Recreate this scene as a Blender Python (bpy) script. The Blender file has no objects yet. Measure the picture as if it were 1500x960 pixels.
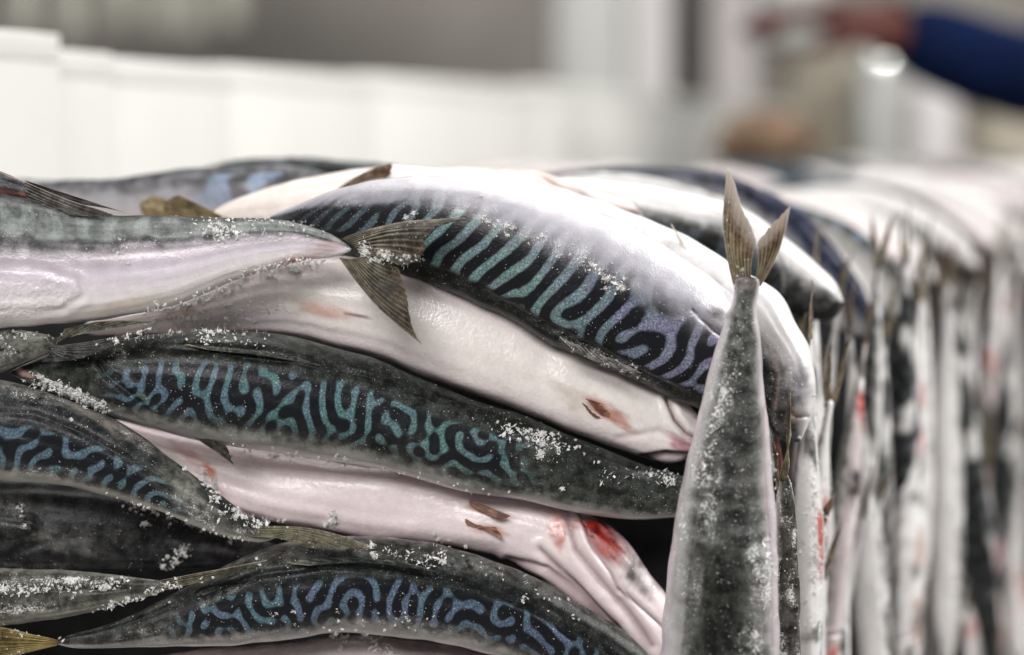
import bpy, math, random
import numpy as np
from mathutils import Vector
from mathutils.bvhtree import BVHTree

rng = np.random.default_rng(7)
random.seed(7)
SC = bpy.context.scene
COL = SC.collection

# ------------------------------------------------------------------ camera
CAM_Z = 1.0
PITCH = math.radians(4.3)
FPX = 85.0 / 36.0 * 1500.0
FOCUS = 1.185
cd = bpy.data.cameras.new("camera"); cam = bpy.data.objects.new("camera", cd); COL.objects.link(cam)
cam.location = (0, 0, CAM_Z); cam.rotation_euler = (math.pi / 2 - PITCH, 0, 0)
cd.lens = 85; cd.sensor_width = 36; cd.clip_start = 0.05; cd.clip_end = 200
cd.dof.use_dof = True; cd.dof.focus_distance = FOCUS; cd.dof.aperture_fstop = 2.8
SC.camera = cam
# ------------------------------------------------------------------ world, lamps, exposure
W = bpy.data.worlds.new("World"); SC.world = W; W.use_nodes = True
W.node_tree.nodes["Background"].inputs[0].default_value = (1.0, 0.985, 0.97, 1)
W.node_tree.nodes["Background"].inputs[1].default_value = 0.10


def area(name, loc, target, sx, sy, power, color):
    l = bpy.data.lights.new(name, 'AREA'); l.shape = 'RECTANGLE'; l.size = sx; l.size_y = sy
    l.energy = power; l.color = color
    o = bpy.data.objects.new(name, l); COL.objects.link(o); o.location = loc
    o.rotation_euler = (Vector(target) - Vector(loc)).to_track_quat('-Z', 'Y').to_euler()
    return o


area("hall_lamp", (-0.35, 1.75, 3.3), (0, 1.3, 0.9), 2.2, 1.4, 33, (1.0, 0.985, 0.96))
area("hall_lamp_right", (2.6, 1.2, 2.6), (0.35, 1.8, 0.85), 1.6, 1.6, 98, (1.0, 0.99, 0.97))
area("front_fill", (-0.7, -1.3, 2.5), (0, 1.2, 0.85), 1.8, 1.0, 70, (1.0, 0.985, 0.97))  # added fill to brighten the front fish, not one of the hall's lamps
area("hall_lamp_far", (0.6, 4.2, 3.4), (0.6, 4.0, 0.9), 2.4, 2.0, 36, (1.0, 0.99, 0.96))
SC.view_settings.view_transform = 'Standard'; SC.view_settings.look = 'None'
SC.view_settings.exposure = 0.30; SC.view_settings.gamma = 1.0; SC.view_settings.use_curve_mapping = False

# ------------------------------------------------------------------ projection helpers
RIGHT = np.array([1.0, 0, 0])
UPV = np.array([0, math.sin(PITCH), math.cos(PITCH)])
FWD = np.array([0, math.cos(PITCH), -math.sin(PITCH)])
CAMP = np.array([0, 0, CAM_Z])


def P(px, py, d):
    """the point of the place seen at photo pixel (px, py) at depth d metres"""
    px = np.asarray(px, float); py = np.asarray(py, float); d = np.asarray(d, float)
    a = (px - 750) / FPX * d; b = -(py - 480) / FPX * d
    return CAMP + a[..., None] * RIGHT + b[..., None] * UPV + d[..., None] * FWD


LOCK = 0.000335          # metres per photo pixel at the front of the block


def PL(px, py, d):
    """plain local plane for fish that are placed later: x right, z up, d backwards"""
    px = np.asarray(px, float); py = np.asarray(py, float); d = np.asarray(d, float)
    return np.stack([px * LOCK, d, -py * LOCK], -1)


def spline(pts, n):
    p = np.array(pts, float)
    t = np.concatenate([[0], np.cumsum(np.linalg.norm(np.diff(p, axis=0), axis=1) ** 0.75)]); t /= t[-1]
    m = len(p)
    if m < 3:
        q = np.linspace(0, 1, n)
        return np.stack([np.interp(q, t, p[:, k]) for k in range(p.shape[1])], 1)
    h = np.diff(t)
    A = np.zeros((m, m)); R = np.zeros((m, p.shape[1])); A[0, 0] = A[-1, -1] = 1
    for i in range(1, m - 1):
        A[i, i - 1] = h[i - 1]; A[i, i] = 2 * (h[i - 1] + h[i]); A[i, i + 1] = h[i]
        R[i] = 6 * ((p[i + 1] - p[i]) / h[i] - (p[i] - p[i - 1]) / h[i - 1])
    M = np.linalg.solve(A, R)
    # equal arc length samples
    q = np.linspace(0, 1, 6 * n)
    k = np.clip(np.searchsorted(t, q, side='right') - 1, 0, m - 2)

    def ev(q, k):
        a = (t[k + 1] - q)[:, None]; b = (q - t[k])[:, None]; hh = h[k][:, None]
        return (M[k] * a ** 3 + M[k + 1] * b ** 3) / (6 * hh) + (p[k] / hh - M[k] * hh / 6) * a + (p[k + 1] / hh - M[k + 1] * hh / 6) * b
    e = ev(q, k)
    s = np.concatenate([[0], np.cumsum(np.linalg.norm(np.diff(e, axis=0), axis=1))]); s /= s[-1]
    g = np.linspace(0, 1, n)
    return np.stack([np.interp(g, s, e[:, c]) for c in range(e.shape[1])], 1)


def sstep(a, b, x):
    t = np.clip((x - a) / (b - a + 1e-12), 0, 1); return t * t * (3 - 2 * t)


def wob(x, y, fx, fy, seed, n=9):
    r = np.random.default_rng(abs(int(seed))); out = np.zeros(np.broadcast(x, y).shape)
    for _ in range(n):
        a, b = r.normal(0, 1, 2); ph = r.uniform(0, 6.28)
        out = out + np.sin(fx * a * x + fy * b * y + ph)
    return out / math.sqrt(n)


# ------------------------------------------------------------------ mackerel back markings: a Turing (Swift-Hohenberg) field
def turing(nx, ny, period, aniso, seed, steps=110, soft=1.6):
    r = np.random.default_rng(seed)
    u = r.normal(0, 0.3, (ny, nx))
    kx = np.fft.rfftfreq(nx)[None, :] * period; ky = np.fft.fftfreq(ny)[:, None] * period
    k2 = kx ** 2 + ky ** 2
    ang = ky ** 2 / (k2 + 1e-9)
    lin = 0.55 - aniso * ang - soft * (1 - k2) ** 2
    lin = np.maximum(lin, -60); dt = 0.35
    for _ in range(steps):
        nl = np.fft.rfft2(-u ** 3 + 0.10 * u * u)
        u = np.fft.irfft2((np.fft.rfft2(u) + dt * nl) / (1 - dt * lin), s=(ny, nx))
    return u / (u.std() + 1e-9)


TPER = 14.0
FIELD = turing(1024, 512, TPER, 0.05, 3, 44, 0.8)
FIELD_ISO = turing(1024, 512, TPER, 0.02, 8, 34, 0.7)


def field_at(x, y, FIELD=FIELD):
    ny, nx = FIELD.shape
    x = np.mod(x, nx); y = np.mod(y, ny)
    i = np.floor(x).astype(int); j = np.floor(y).astype(int); fx = x - i; fy = y - j
    i %= nx; j %= ny
    i1 = (i + 1) % nx; j1 = (j + 1) % ny
    return FIELD[j, i] * (1 - fx) * (1 - fy) + FIELD[j, i1] * fx * (1 - fy) + FIELD[j1, i] * (1 - fx) * fy + FIELD[j1, i1] * fx * fy


# ------------------------------------------------------------------ materials
class NT:
    def __init__(self, name):
        self.m = bpy.data.materials.new(name); self.m.use_nodes = True
        self.t = self.m.node_tree; self.b = self.t.nodes["Principled BSDF"]

    def n(self, typ, **kw):
        o = self.t.nodes.new(typ)
        for k, v in kw.items():
            if k.startswith('_'):
                setattr(o, k[1:], v)
            else:
                o.inputs[int(k[1:]) if k[0] == 'i' and k[1:].isdigit() else k].default_value = v
        return o

    def l(self, a, b):
        self.t.links.new(a, b)

    def math(self, op, a, b=None, clamp=False):
        o = self.t.nodes.new('ShaderNodeMath'); o.operation = op; o.use_clamp = clamp
        for i, v in enumerate((a, b)):
            if v is None: continue
            if isinstance(v, (int, float)): o.inputs[i].default_value = v
            else: self.l(v, o.inputs[i])
        return o.outputs[0]

    def mix(self, f, a, b, mode='MIX'):
        o = self.t.nodes.new('ShaderNodeMix'); o.data_type = 'RGBA'; o.blend_type = mode
        for i, v in ((0, f), (6, a), (7, b)):
            if isinstance(v, (int, float)): o.inputs[i].default_value = v
            elif isinstance(v, tuple): o.inputs[i].default_value = v
            else: self.l(v, o.inputs[i])
        return o.outputs[2]

    def mixf(self, f, a, b):
        o = self.t.nodes.new('ShaderNodeMix'); o.data_type = 'FLOAT'
        for i, v in ((0, f), (2, a), (3, b)):
            if isinstance(v, (int, float)): o.inputs[i].default_value = v
            else: self.l(v, o.inputs[i])
        return o.outputs[0]

    def ramp(self, v, lo, hi, a=0.0, b=1.0):
        o = self.t.nodes.new('ShaderNodeMapRange'); o.clamp = True; o.interpolation_type = 'SMOOTHSTEP'
        self.l(v, o.inputs[0])
        for i, x in ((1, lo), (2, hi), (3, a), (4, b)):
            if isinstance(x, (int, float)): o.inputs[i].default_value = x
            else: self.l(x, o.inputs[i])
        return o.outputs[0]

    def noise(self, co, scale, detail=3, rough=0.55):
        o = self.t.nodes.new('ShaderNodeTexNoise'); self.l(co, o.inputs['Vector'])
        o.inputs['Scale'].default_value = scale; o.inputs['Detail'].default_value = detail; o.inputs['Roughness'].default_value = rough
        return o.outputs[0]


def skin_material():
    k = NT("mackerel_skin")
    co = k.n('ShaderNodeTexCoord').outputs['Object']
    ca = k.n('ShaderNodeAttribute', _attribute_name='col'); sa = k.n('ShaderNodeAttribute', _attribute_name='scol')
    fa = k.n('ShaderNodeAttribute', _attribute_name='field').outputs['Fac']
    fr = k.n('ShaderNodeAttribute', _attribute_name='frost').outputs['Fac']
    gl = k.n('ShaderNodeAttribute', _attribute_name='gloss').outputs['Fac']
    n1 = k.noise(co, 260, 5, 0.6); n2 = k.noise(co, 1000, 3, 0.7); n3 = k.noise(co, 70, 4, 0.6); n4 = k.noise(co, 170, 5, 0.7)
    vor = k.n('ShaderNodeTexVoronoi'); k.l(co, vor.inputs['Vector']); vor.inputs['Scale'].default_value = 900
    vd = vor.outputs['Distance']
    # dark bars against the shimmering ground
    f2 = k.math('ADD', fa, k.math('MULTIPLY', k.math('SUBTRACT', n1, 0.5), 1.3))
    f2 = k.math('ADD', f2, k.math('MULTIPLY', k.math('SUBTRACT', n2, 0.5), 1.1))
    bar = k.ramp(f2, -0.75, 0.32)
    shim = k.ramp(vd, 0.1, 0.75, 1.25, 0.55)
    sl = k.mix(1.0, sa.outputs['Color'], k.mix(k.ramp(n3, 0.35, 0.65), (0.88, 1.03, 0.94, 1), (1.04, 0.94, 1.06, 1)), 'MULTIPLY')
    sh = k.n('ShaderNodeCombineXYZ'); [k.l(shim, sh.inputs[i]) for i in range(3)]
    sl = k.mix(0.8, sl, sh.outputs[0], 'MULTIPLY')
    hs = k.n('ShaderNodeHueSaturation'); hs.inputs['Saturation'].default_value = 0.95; k.l(sl, hs.inputs['Color']); sl = hs.outputs[0]
    mz = k.n('ShaderNodeCombineXYZ'); mzv = k.ramp(n2, 0.3, 0.7, 0.55, 1.4); [k.l(mzv, mz.inputs[i]) for i in range(3)]; sl = k.mix(1.0, sl, mz.outputs[0], 'MULTIPLY'); sl = k.mix(1.0, sl, (.86, .86, .86, 1), 'MULTIPLY')
    st = k.mix(bar, sl, (0.0085, 0.0095, 0.012, 1))
    lum0 = k.n('ShaderNodeRGBToBW'); k.l(ca.outputs['Color'], lum0.inputs[0])
    pale = k.ramp(lum0.outputs[0], 0.02, 0.32)
    mo = k.mixf(pale, k.ramp(n4, 0.36, 0.64, 0.40, 1.7), k.ramp(n4, 0.3, 0.7, 0.94, 1.04)); mo2 = k.mixf(pale, k.ramp(n3, 0.3, 0.7, 0.7, 1.25), k.ramp(n3, 0.3, 0.7, 0.96, 1.03))
    mm = k.math('MULTIPLY', mo, mo2)
    mv = k.n('ShaderNodeCombineXYZ'); [k.l(mm, mv.inputs[i]) for i in range(3)]
    base = k.mix(1.0, ca.outputs['Color'], mv.outputs[0], 'MULTIPLY')
    # tiny pale scale dots on the dark ground
    lum = k.n('ShaderNodeRGBToBW'); k.l(base, lum.inputs[0])
    darkness = k.ramp(lum.outputs[0], 0.02, 0.16, 1.0, 0.0)
    dots = k.math('MULTIPLY', k.ramp(vd, 0.12, 0.34, 1, 0), k.math('MULTIPLY', darkness, k.ramp(n4, 0.42, 0.62, 0.01, 0.5)))
    base = k.mix(dots, base, (0.24, 0.24, 0.215, 1))
    c = k.mix(sa.outputs['Alpha'], base, st)
    # frost film: fine white grains, thicker where the frost weight is high
    thr = k.math('SUBTRACT', 0.74, k.math('MULTIPLY', fr, 0.30))
    nz = k.math('ADD', k.math('MULTIPLY', n2, 0.62), k.math('MULTIPLY', n4, 0.38))
    ff = k.math('MULTIPLY', k.ramp(k.math('SUBTRACT', nz, thr), 0.0, 0.09), 0.85)
    film = k.math('MULTIPLY', k.ramp(fr, 0.3, 1.1), k.ramp(n4, 0.35, 0.65, 0.0, 0.24))
    ff = k.math('MAXIMUM', ff, film)
    c = k.mix(ff, c, (0.80, 0.80, 0.79, 1))
    k.l(c, k.b.inputs['Base Color'])
    ro = k.math('SUBTRACT', k.math('ADD', k.ramp(n1, 0.3, 0.7, 0.30, 0.44), k.math('MULTIPLY', ff, 0.35)), k.math('MULTIPLY', gl, 0.2))
    k.l(ro, k.b.inputs['Roughness'])
    k.l(k.ramp(lum0.outputs[0], 0.03, 0.4, 0.14, 0.45), k.b.inputs['Specular IOR Level'])
    k.b.inputs['Subsurface Weight'].default_value = 0.2
    k.b.inputs['Subsurface Radius'].default_value = (1.0, 0.55, 0.45)
    k.b.inputs['Subsurface Scale'].default_value = 0.003
    k.l(k.math('MULTIPLY', k.math('SUBTRACT', 1.0, ff), k.ramp(lum0.outputs[0], 0.05, 0.4, 0.05, 0.45)), k.b.inputs['Coat Weight']); k.b.inputs['Coat Roughness'].default_value = 0.12
    hgt = k.math('ADD', k.math('MULTIPLY', ff, 1.8), k.math('ADD', k.math('ADD', k.math('MULTIPLY', n1, 0.5), k.math('MULTIPLY', n4, 0.55)), k.math('MULTIPLY', vd, 0.22)))
    hgt = k.math('ADD', hgt, k.math('MULTIPLY', k.math('MULTIPLY', k.noise(co, 420, 3), gl), 3.5))
    bp = k.n('ShaderNodeBump'); bp.inputs['Strength'].default_value = 0.55; bp.inputs['Distance'].default_value = 0.0006
    k.l(hgt, bp.inputs['Height']); k.l(bp.outputs[0], k.b.inputs['Normal']); k.l(bp.outputs[0], k.b.inputs['Coat Normal'])
    return k.m


def plain(name, rgb, rough=0.5, var=0.15, scale=8.0, spec=0.4, metal=0.0, emit=None, bump=0.0):
    k = NT(name); co = k.n('ShaderNodeTexCoord').outputs['Object']
    n = k.noise(co, scale, 5, 0.6)
    d = tuple(min(1, v * (1 - var)) for v in rgb) + (1,); u = tuple(min(1, v * (1 + var)) for v in rgb) + (1,)
    k.l(k.mix(k.ramp(n, 0.3, 0.7), d, u), k.b.inputs['Base Color'])
    k.b.inputs['Roughness'].default_value = rough; k.b.inputs['Specular IOR Level'].default_value = spec
    k.b.inputs['Metallic'].default_value = metal
    if emit:
        k.b.inputs['Emission Color'].default_value = tuple(emit[:3]) + (1,); k.b.inputs['Emission Strength'].default_value = emit[3]
    if bump:
        bp = k.n('ShaderNodeBump'); bp.inputs['Strength'].default_value = 0.5; bp.inputs['Distance'].default_value = bump
        k.l(n, bp.inputs['Height']); k.l(bp.outputs[0], k.b.inputs['Normal'])
    return k.m


SKIN = skin_material()
FROST = plain("frost", (0.76, 0.75, 0.735), 0.55, 0.06, 900, 0.5)
EYE = plain("fish_eye", (0.012, 0.012, 0.014), 0.12, 0.2, 300, 0.6)
IRIS = plain("fish_iris", (0.16, 0.15, 0.13), 0.3, 0.2, 700, 0.5, 0.3)


# ------------------------------------------------------------------ mesh helpers
def grid_mesh(name, V, closed, attrs, mat, caps=False):
    """V: (ns, np, 3) rows along, columns around"""
    ns, npn = V.shape[:2]
    idx = np.arange(ns * npn).reshape(ns, npn)
    a = idx[:-1]; b = idx[1:]
    if closed:
        q = np.stack([a, np.roll(a, -1, 1), np.roll(b, -1, 1), b], -1).reshape(-1, 4)
    else:
        q = np.stack([a[:, :-1], a[:, 1:], b[:, 1:], b[:, :-1]], -1).reshape(-1, 4)
    me = bpy.data.meshes.new(name)
    nf = len(q); ncap = 2 if caps else 0
    loops = q.reshape(-1)
    starts = np.arange(nf) * 4
    if caps:
        loops = np.concatenate([loops, idx[0][::-1], idx[-1]])
        starts = np.concatenate([starts, [nf * 4, nf * 4 + npn]])
    me.vertices.add(ns * npn); me.vertices.foreach_set('co', V.reshape(-1).astype(np.float32))
    me.loops.add(len(loops)); me.loops.foreach_set('vertex_index', loops.astype(np.int32))
    me.polygons.add(nf + ncap); me.polygons.foreach_set('loop_start', starts.astype(np.int32))
    me.polygons.foreach_set('use_smooth', np.ones(nf + ncap, bool))
    for k, v in attrs.items():
        if v.ndim == 3:
            at = me.attributes.new(k, 'FLOAT_COLOR', 'POINT'); at.data.foreach_set('color', v.reshape(-1).astype(np.float32))
        else:
            at = me.attributes.new(k, 'FLOAT', 'POINT'); at.data.foreach_set('value', v.reshape(-1).astype(np.float32))
    me.update(calc_edges=True); me.validate()
    me.materials.append(mat)
    return me


def link(name, me, parent=None):
    o = bpy.data.objects.new(name, me); COL.objects.link(o)
    if parent is not None: o.parent = parent
    return o


def tag(o, label=None, cat=None, group=None, kind=None):
    if label: o['label'] = label
    if cat: o['category'] = cat
    if group: o['group'] = group
    if kind: o['kind'] = kind
    return o


def empty(name, loc):
    o = bpy.data.objects.new(name, None); COL.objects.link(o); o.location = loc; o.empty_display_size = 0.02
    return o


def raw(name, verts, faces, mat, parent=None, smooth=False):
    me = bpy.data.meshes.new(name); me.from_pydata([tuple(v) for v in verts], [], faces); me.update()
    me.materials.append(mat)
    if smooth: me.polygons.foreach_set('use_smooth', np.ones(len(me.polygons), bool))
    return link(name, me, parent)


BVHS = []


def polydist(px, py, poly):
    p = np.array(poly, float); out = np.full(px.shape, 1e9); tt = np.zeros(px.shape)
    for i in range(len(p) - 1):
        a, b = p[i], p[i + 1]; d = b - a; L = (d ** 2).sum() + 1e-9
        t = np.clip(((px - a[0]) * d[0] + (py - a[1]) * d[1]) / L, 0, 1)
        q = np.hypot(px - a[0] - t * d[0], py - a[1] - t * d[1])
        m = q < out; out = np.where(m, q, out); tt = np.where(m, (i + t) / (len(p) - 1), tt)
    return out, tt


# colour words (linear)
BACK = (0.010, 0.0115, 0.0105); GREY = (0.20, 0.195, 0.175); BELLY = (0.79, 0.745, 0.75); LAV = (0.52, 0.47, 0.54)
PINK = (0.72, 0.62, 0.63); RED = (0.42, 0.035, 0.02); RUST = (0.40, 0.13, 0.075); DARKRED = (0.10, 0.012, 0.012)
TEAL = (0.13, 0.27, 0.29); BLUE = (0.11, 0.20, 0.30); LILAC = (0.24, 0.24, 0.42)


def fish_body(spec, parent, origin, proj=P, ns=420, npn=112, name='body'):
    g = spec.get
    top = spline(spec['top'], ns); bot = spline(spec['bot'], ns)
    s = np.linspace(0, 1, ns)
    c2 = (top + bot) / 2; hv = (top - bot) / 2
    r = np.ones(ns)
    c0, c1 = g('cap', (0.04, 0.04))
    if c0: r *= np.where(s < c0, np.sqrt(np.clip(1 - (1 - s / c0) ** 2, 1e-4, 1)), 1)
    if c1: r *= np.where(s > 1 - c1, np.sqrt(np.clip(1 - (1 - (1 - s) / c1) ** 2, 1e-4, 1)), 1)
    hv = hv * r[:, None]
    dl = g('d', [1.21]); d = np.interp(s, np.linspace(0, 1, len(dl)), dl)
    if len(dl) > 2:
        kk = np.hanning(ns // 8 * 2 + 1); kk /= kk.sum(); d = np.convolve(np.pad(d, ns // 8, mode='edge'), kk, 'valid')
    C = proj(c2[:, 0], c2[:, 1], d)
    Uv = proj(c2[:, 0] + hv[:, 0], c2[:, 1] + hv[:, 1], d) - C
    h = np.linalg.norm(Uv, axis=1); U = Uv / (h[:, None] + 1e-12)
    T = np.gradient(C, axis=0); T /= np.linalg.norm(T, axis=1)[:, None]
    F = np.cross(U, T); F /= np.linalg.norm(F, axis=1)[:, None]
    if (F[:, 1]).mean() > 0: F = -F
    w = h * g('wr', 0.78)
    ph = np.linspace(0, 2 * np.pi, npn, endpoint=False)
    n = g('sup', 2.25)
    ce = np.sign(np.cos(ph)) * np.abs(np.cos(ph)) ** (2 / n); se = np.sign(np.sin(ph)) * np.abs(np.sin(ph)) ** (2 / n)
    S, PH = np.meshgrid(s, ph, indexing='ij')
    seed = g('seed', 1)
    Ls = np.linalg.norm(np.diff(c2, axis=0), axis=1).sum()
    hm = np.linalg.norm(hv, axis=1).mean()
    PX = c2[:, 0][:, None] + hv[:, 0][:, None] * ce[None]; PY = c2[:, 1][:, None] + hv[:, 1][:, None] * ce[None]
    front = np.sin(PH) > -0.05
    # dents and creases
    disp = 0.0007 * wob(S * 1.0, np.cos(PH), 14, 2.2, seed) + 0.0003 * wob(S, np.sin(PH), 60, 5, seed + 1) + 0.0003 * wob(S, np.cos(PH), 10, 14, seed + 2)
    disp *= (h / h.max())[:, None]
    colx = []
    for cr in g('crease', []):
        dist, tt = polydist(PX, PY, cr['p']); wd = cr.get('w', 5.0)
        k = np.exp(-(dist / wd) ** 2) * front * np.sin(np.pi * np.clip(tt, 0.02, 0.98)) ** 0.35
        disp -= cr.get('depth', 0.0016) * k
        if 'lip' in cr: disp += cr['lip'] * np.exp(-((dist - 2.2 * wd) / (1.4 * wd)) ** 2) * front
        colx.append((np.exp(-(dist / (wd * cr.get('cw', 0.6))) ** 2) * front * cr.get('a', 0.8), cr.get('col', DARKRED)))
    V = C[:, None] + U[:, None] * (h[:, None] * ce[None])[..., None] + F[:, None] * (w[:, None] * se[None])[..., None]
    nrm = U[:, None] * ce[None, :, None] + F[:, None] * se[None, :, None]
    V = V + nrm * disp[..., None]
    # ---------------- colour
    roll = g('roll', [0.0]); pd = np.radians(np.interp(s, np.linspace(0, 1, len(roll)), roll))[:, None]
    th = (PH - pd + np.pi) % (2 * np.pi) - np.pi
    a = np.abs(th) / np.pi
    aw = a + 0.018 * wob(S, th, 26, 3, seed + 3) + 0.008 * wob(S, th, 120, 9, seed + 4)
    stops = g('stops', [(0, BACK), (0.10, BACK), (0.40, (0.05, 0.052, 0.048)), (0.47, GREY), (0.60, (0.5, 0.48, 0.47)), (0.75, BELLY), (1, BELLY)])
    sa = [q[0] for q in stops]
    col = np.stack([np.interp(aw, sa, [q[1][i] for q in stops]) for i in range(3)], -1)
    b0, b1 = g('band', (0.10, 0.44)); s0, s1 = g('bs', (0.2, 0.9))
    saw = a + 0.012 * wob(S, th, 60, 2, seed + 5)
    sm = sstep(b0 - .02, b0 + .02, saw) * (1 - sstep(b1 - .09, b1 + .06, saw)) * sstep(s0 - .03, s0 + .04, S) * (1 - sstep(s1 - .04, s1 + .03, S)) * g('sm', 1.0)
    if g('side'): sm = sm * (np.sign(th) == g('side'))
    per = g('per', 42.0)
    fx = S * Ls / per * TPER; fy = th * hm / per * TPER * g('yr', 0.75) * 1.35
    fx = fx + g('slant', 0.0) * fy + seed * 91.7; fy = fy + seed * 57.3
    fx = fx + 2.2 * wob(S, th, 20, 3, seed + 6); fy = fy + 1.5 * wob(S, th, 20, 3, seed + 8)
    field = field_at(fx, fy, FIELD_ISO if g('iso') else FIELD) + g('bias', 0.0)
    tint = g('tint', [TEAL]); tx = np.linspace(0, 1, len(tint))
    scol = np.stack([np.interp(S, tx, [q[i] for q in tint]) for i in range(3)] + [sm], -1)
    # dusky bars running past the band on to the flank
    fade = np.exp(-np.clip(saw - b1, 0, 1) / 0.07) * (saw > b1 - .05) * sstep(s0 - .05, s0 + .03, S) * (1 - sstep(s1 - .03, s1 + .05, S))
    col = col * (1 - (0.55 * g('dusk', 1.0) * fade * sstep(-0.4, 0.6, field))[..., None])
    for (x, y, rx, ry, an, cc, al) in g('patch', []):
        ca, sn = math.cos(math.radians(an)), math.sin(math.radians(an))
        u = ((PX - x) * ca + (PY - y) * sn) / rx; v = (-(PX - x) * sn + (PY - y) * ca) / ry
        q = np.sqrt(u * u + v * v) + 0.26 * wob(u, v, 2.4, 2.4, seed + int(x)) + 0.10 * wob(u, v, 3, 14, seed + int(y))
        k = (1 - sstep(0.35, 1.25, q)) * al * front * np.clip(0.93 + 0.16 * wob(u, v, 5, 5, seed + 77), 0, 1)
        col = col * (1 - k[..., None]) + np.array(cc) * k[..., None]
        scol[..., 3] *= 1 - 0.9 * k
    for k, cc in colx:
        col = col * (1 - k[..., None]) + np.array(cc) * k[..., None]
    fr = g('frost', 0.25) + 0.16 * wob(S, th, 18, 3, seed + 9) * g('frost', 0.25) / 0.3 + 0.0 * S
    for (x, y, rx, ry, an, al) in g('fpatch', []):
        ca, sn = math.cos(math.radians(an)), math.sin(math.radians(an))
        u = ((PX - x) * ca + (PY - y) * sn) / rx; v = (-(PX - x) * sn + (PY - y) * ca) / ry
        q = np.sqrt(u * u + v * v) + 0.2 * wob(u, v, 2.5, 2.5, seed + int(x))
        fr = fr + al * (1 - sstep(0.4, 1.1, q)) * front
    gl = np.full(S.shape, g('gloss', 0.0))
    for (x, y, rx, ry, an, al) in g('gpatch', []):
        ca, sn = math.cos(math.radians(an)), math.sin(math.radians(an))
        u = ((PX - x) * ca + (PY - y) * sn) / rx; v = (-(PX - x) * sn + (PY - y) * ca) / ry
        gl = gl + al * (1 - sstep(0.8, 1.05, np.sqrt(u * u + v * v))) * front
    V = V - np.array(origin)
    colA = np.concatenate([np.clip(col, 0, 1), np.ones(S.shape + (1,))], -1)
    me = grid_mesh(name, V, True, {'col': colA, 'scol': scol, 'field': field, 'frost': np.clip(fr, 0, 1.2), 'gloss': gl}, SKIN, caps=True)
    return link(name, me, parent)


def fin(spec, parent, origin, proj=P, name='tail_fin'):
    """base: short root curve, edge: outer rim from leading tip to trailing end; rays run from root to rim"""
    g = spec.get; nr = g('rays', 9); nt = nr * 8 + 1; nu = g('nu', 30)
    B = spline(spec['base'], nt); E = spline(spec['edge'], nt)
    d0 = np.interp(np.linspace(0, 1, nt), np.linspace(0, 1, len(g('d0', [1.2]))), g('d0', [1.2]))
    d1 = np.interp(np.linspace(0, 1, nt), np.linspace(0, 1, len(g('d1', [1.2]))), g('d1', [1.2]))
    t = np.linspace(0, 1, nt); u = np.linspace(0, 1, nu)
    seed = abs(g('seed', 3)); r = np.random.default_rng(seed)
    rag = g('ragged', 0.04); jag = r.uniform(-1, 1, nt); jag = np.convolve(np.pad(jag, 3, mode='edge'), np.ones(4) / 4, 'same')[3:-3]
    ul = 1 + rag * jag * sstep(0.03, 0.15, t)
    UU, TT = np.meshgrid(u, t, indexing='ij'); UL = UU * ul[None]
    bow = g('bow', 0.0)
    dx = E[:, 0] - B[:, 0]; dy = E[:, 1] - B[:, 1]
    arc = bow * np.sin(np.pi * UU)
    X = B[:, 0][None] + dx[None] * UL - dy[None] * arc; Y = B[:, 1][None] + dy[None] * UL + dx[None] * arc
    D = d0[None] * (1 - UL) + d1[None] * UL + g('cup', 0.0) * np.sin(np.pi * TT) * UU
    ray = 0.5 + 0.5 * np.cos(2 * np.pi * nr * TT)
    split = 0.5 + 0.5 * np.cos(4 * np.pi * nr * TT)
    ray = ray * (1 - 0.5 * UU) + split * 0.5 * UU
    V = proj(X, Y, D)
    du = np.gradient(V, axis=0); dv = np.gradient(V, axis=1); N = np.cross(du, dv); N /= np.linalg.norm(N, axis=2)[..., None] + 1e-12
    if N[..., 1].mean() > 0: N = -N
    th = g('th', 0.0011) * (1 - 0.75 * UU)
    bump = 0.00055 * (ray - 0.5) * (1 - 0.4 * UU) + 0.0004 * wob(UU, TT, 7, 6, seed)
    V1 = V + N * (th / 2 + bump)[..., None]; V2 = V + N * (-th / 2 + bump)[..., None]
    ring = np.concatenate([V1, V2[:, ::-1]], 1)
    lo = np.array(g('dark', (0.035, 0.032, 0.022))); hi = np.array(g('light', (0.24, 0.21, 0.13)))
    m = (ray ** 1.6) * (0.85 - 0.6 * sstep(0.15, 0.9, UU)) + 0.15 * wob(UU, TT, 9, 14, seed + 1) * (1 - UU)
    m = np.clip(m, 0, 1)
    col = lo + (hi - lo) * m[..., None]
    le = np.exp(-TT / 0.035)[..., None] * g('lead', 0.6); col = col * (1 - le) + np.array(g('leadcol', (0.22, 0.19, 0.15))) * le
    if g('tipfade'):
        k = (sstep(0.6, 1.0, UU) * g('tipfade'))[..., None]; col = col * (1 - k) + np.array((0.55, 0.53, 0.48)) * k
    c4 = np.concatenate([col, np.ones(col.shape[:2] + (1,))], -1); c4 = np.concatenate([c4, c4[:, ::-1]], 1)
    z = np.zeros(ring.shape[:2])
    fr = g('frost', 0.2) + z
    me = grid_mesh(name, ring - np.array(origin), True, {'col': c4, 'scol': np.zeros(ring.shape[:2] + (4,)), 'field': z, 'frost': fr, 'gloss': z}, SKIN, caps=True)
    return link(name, me, parent)


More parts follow.
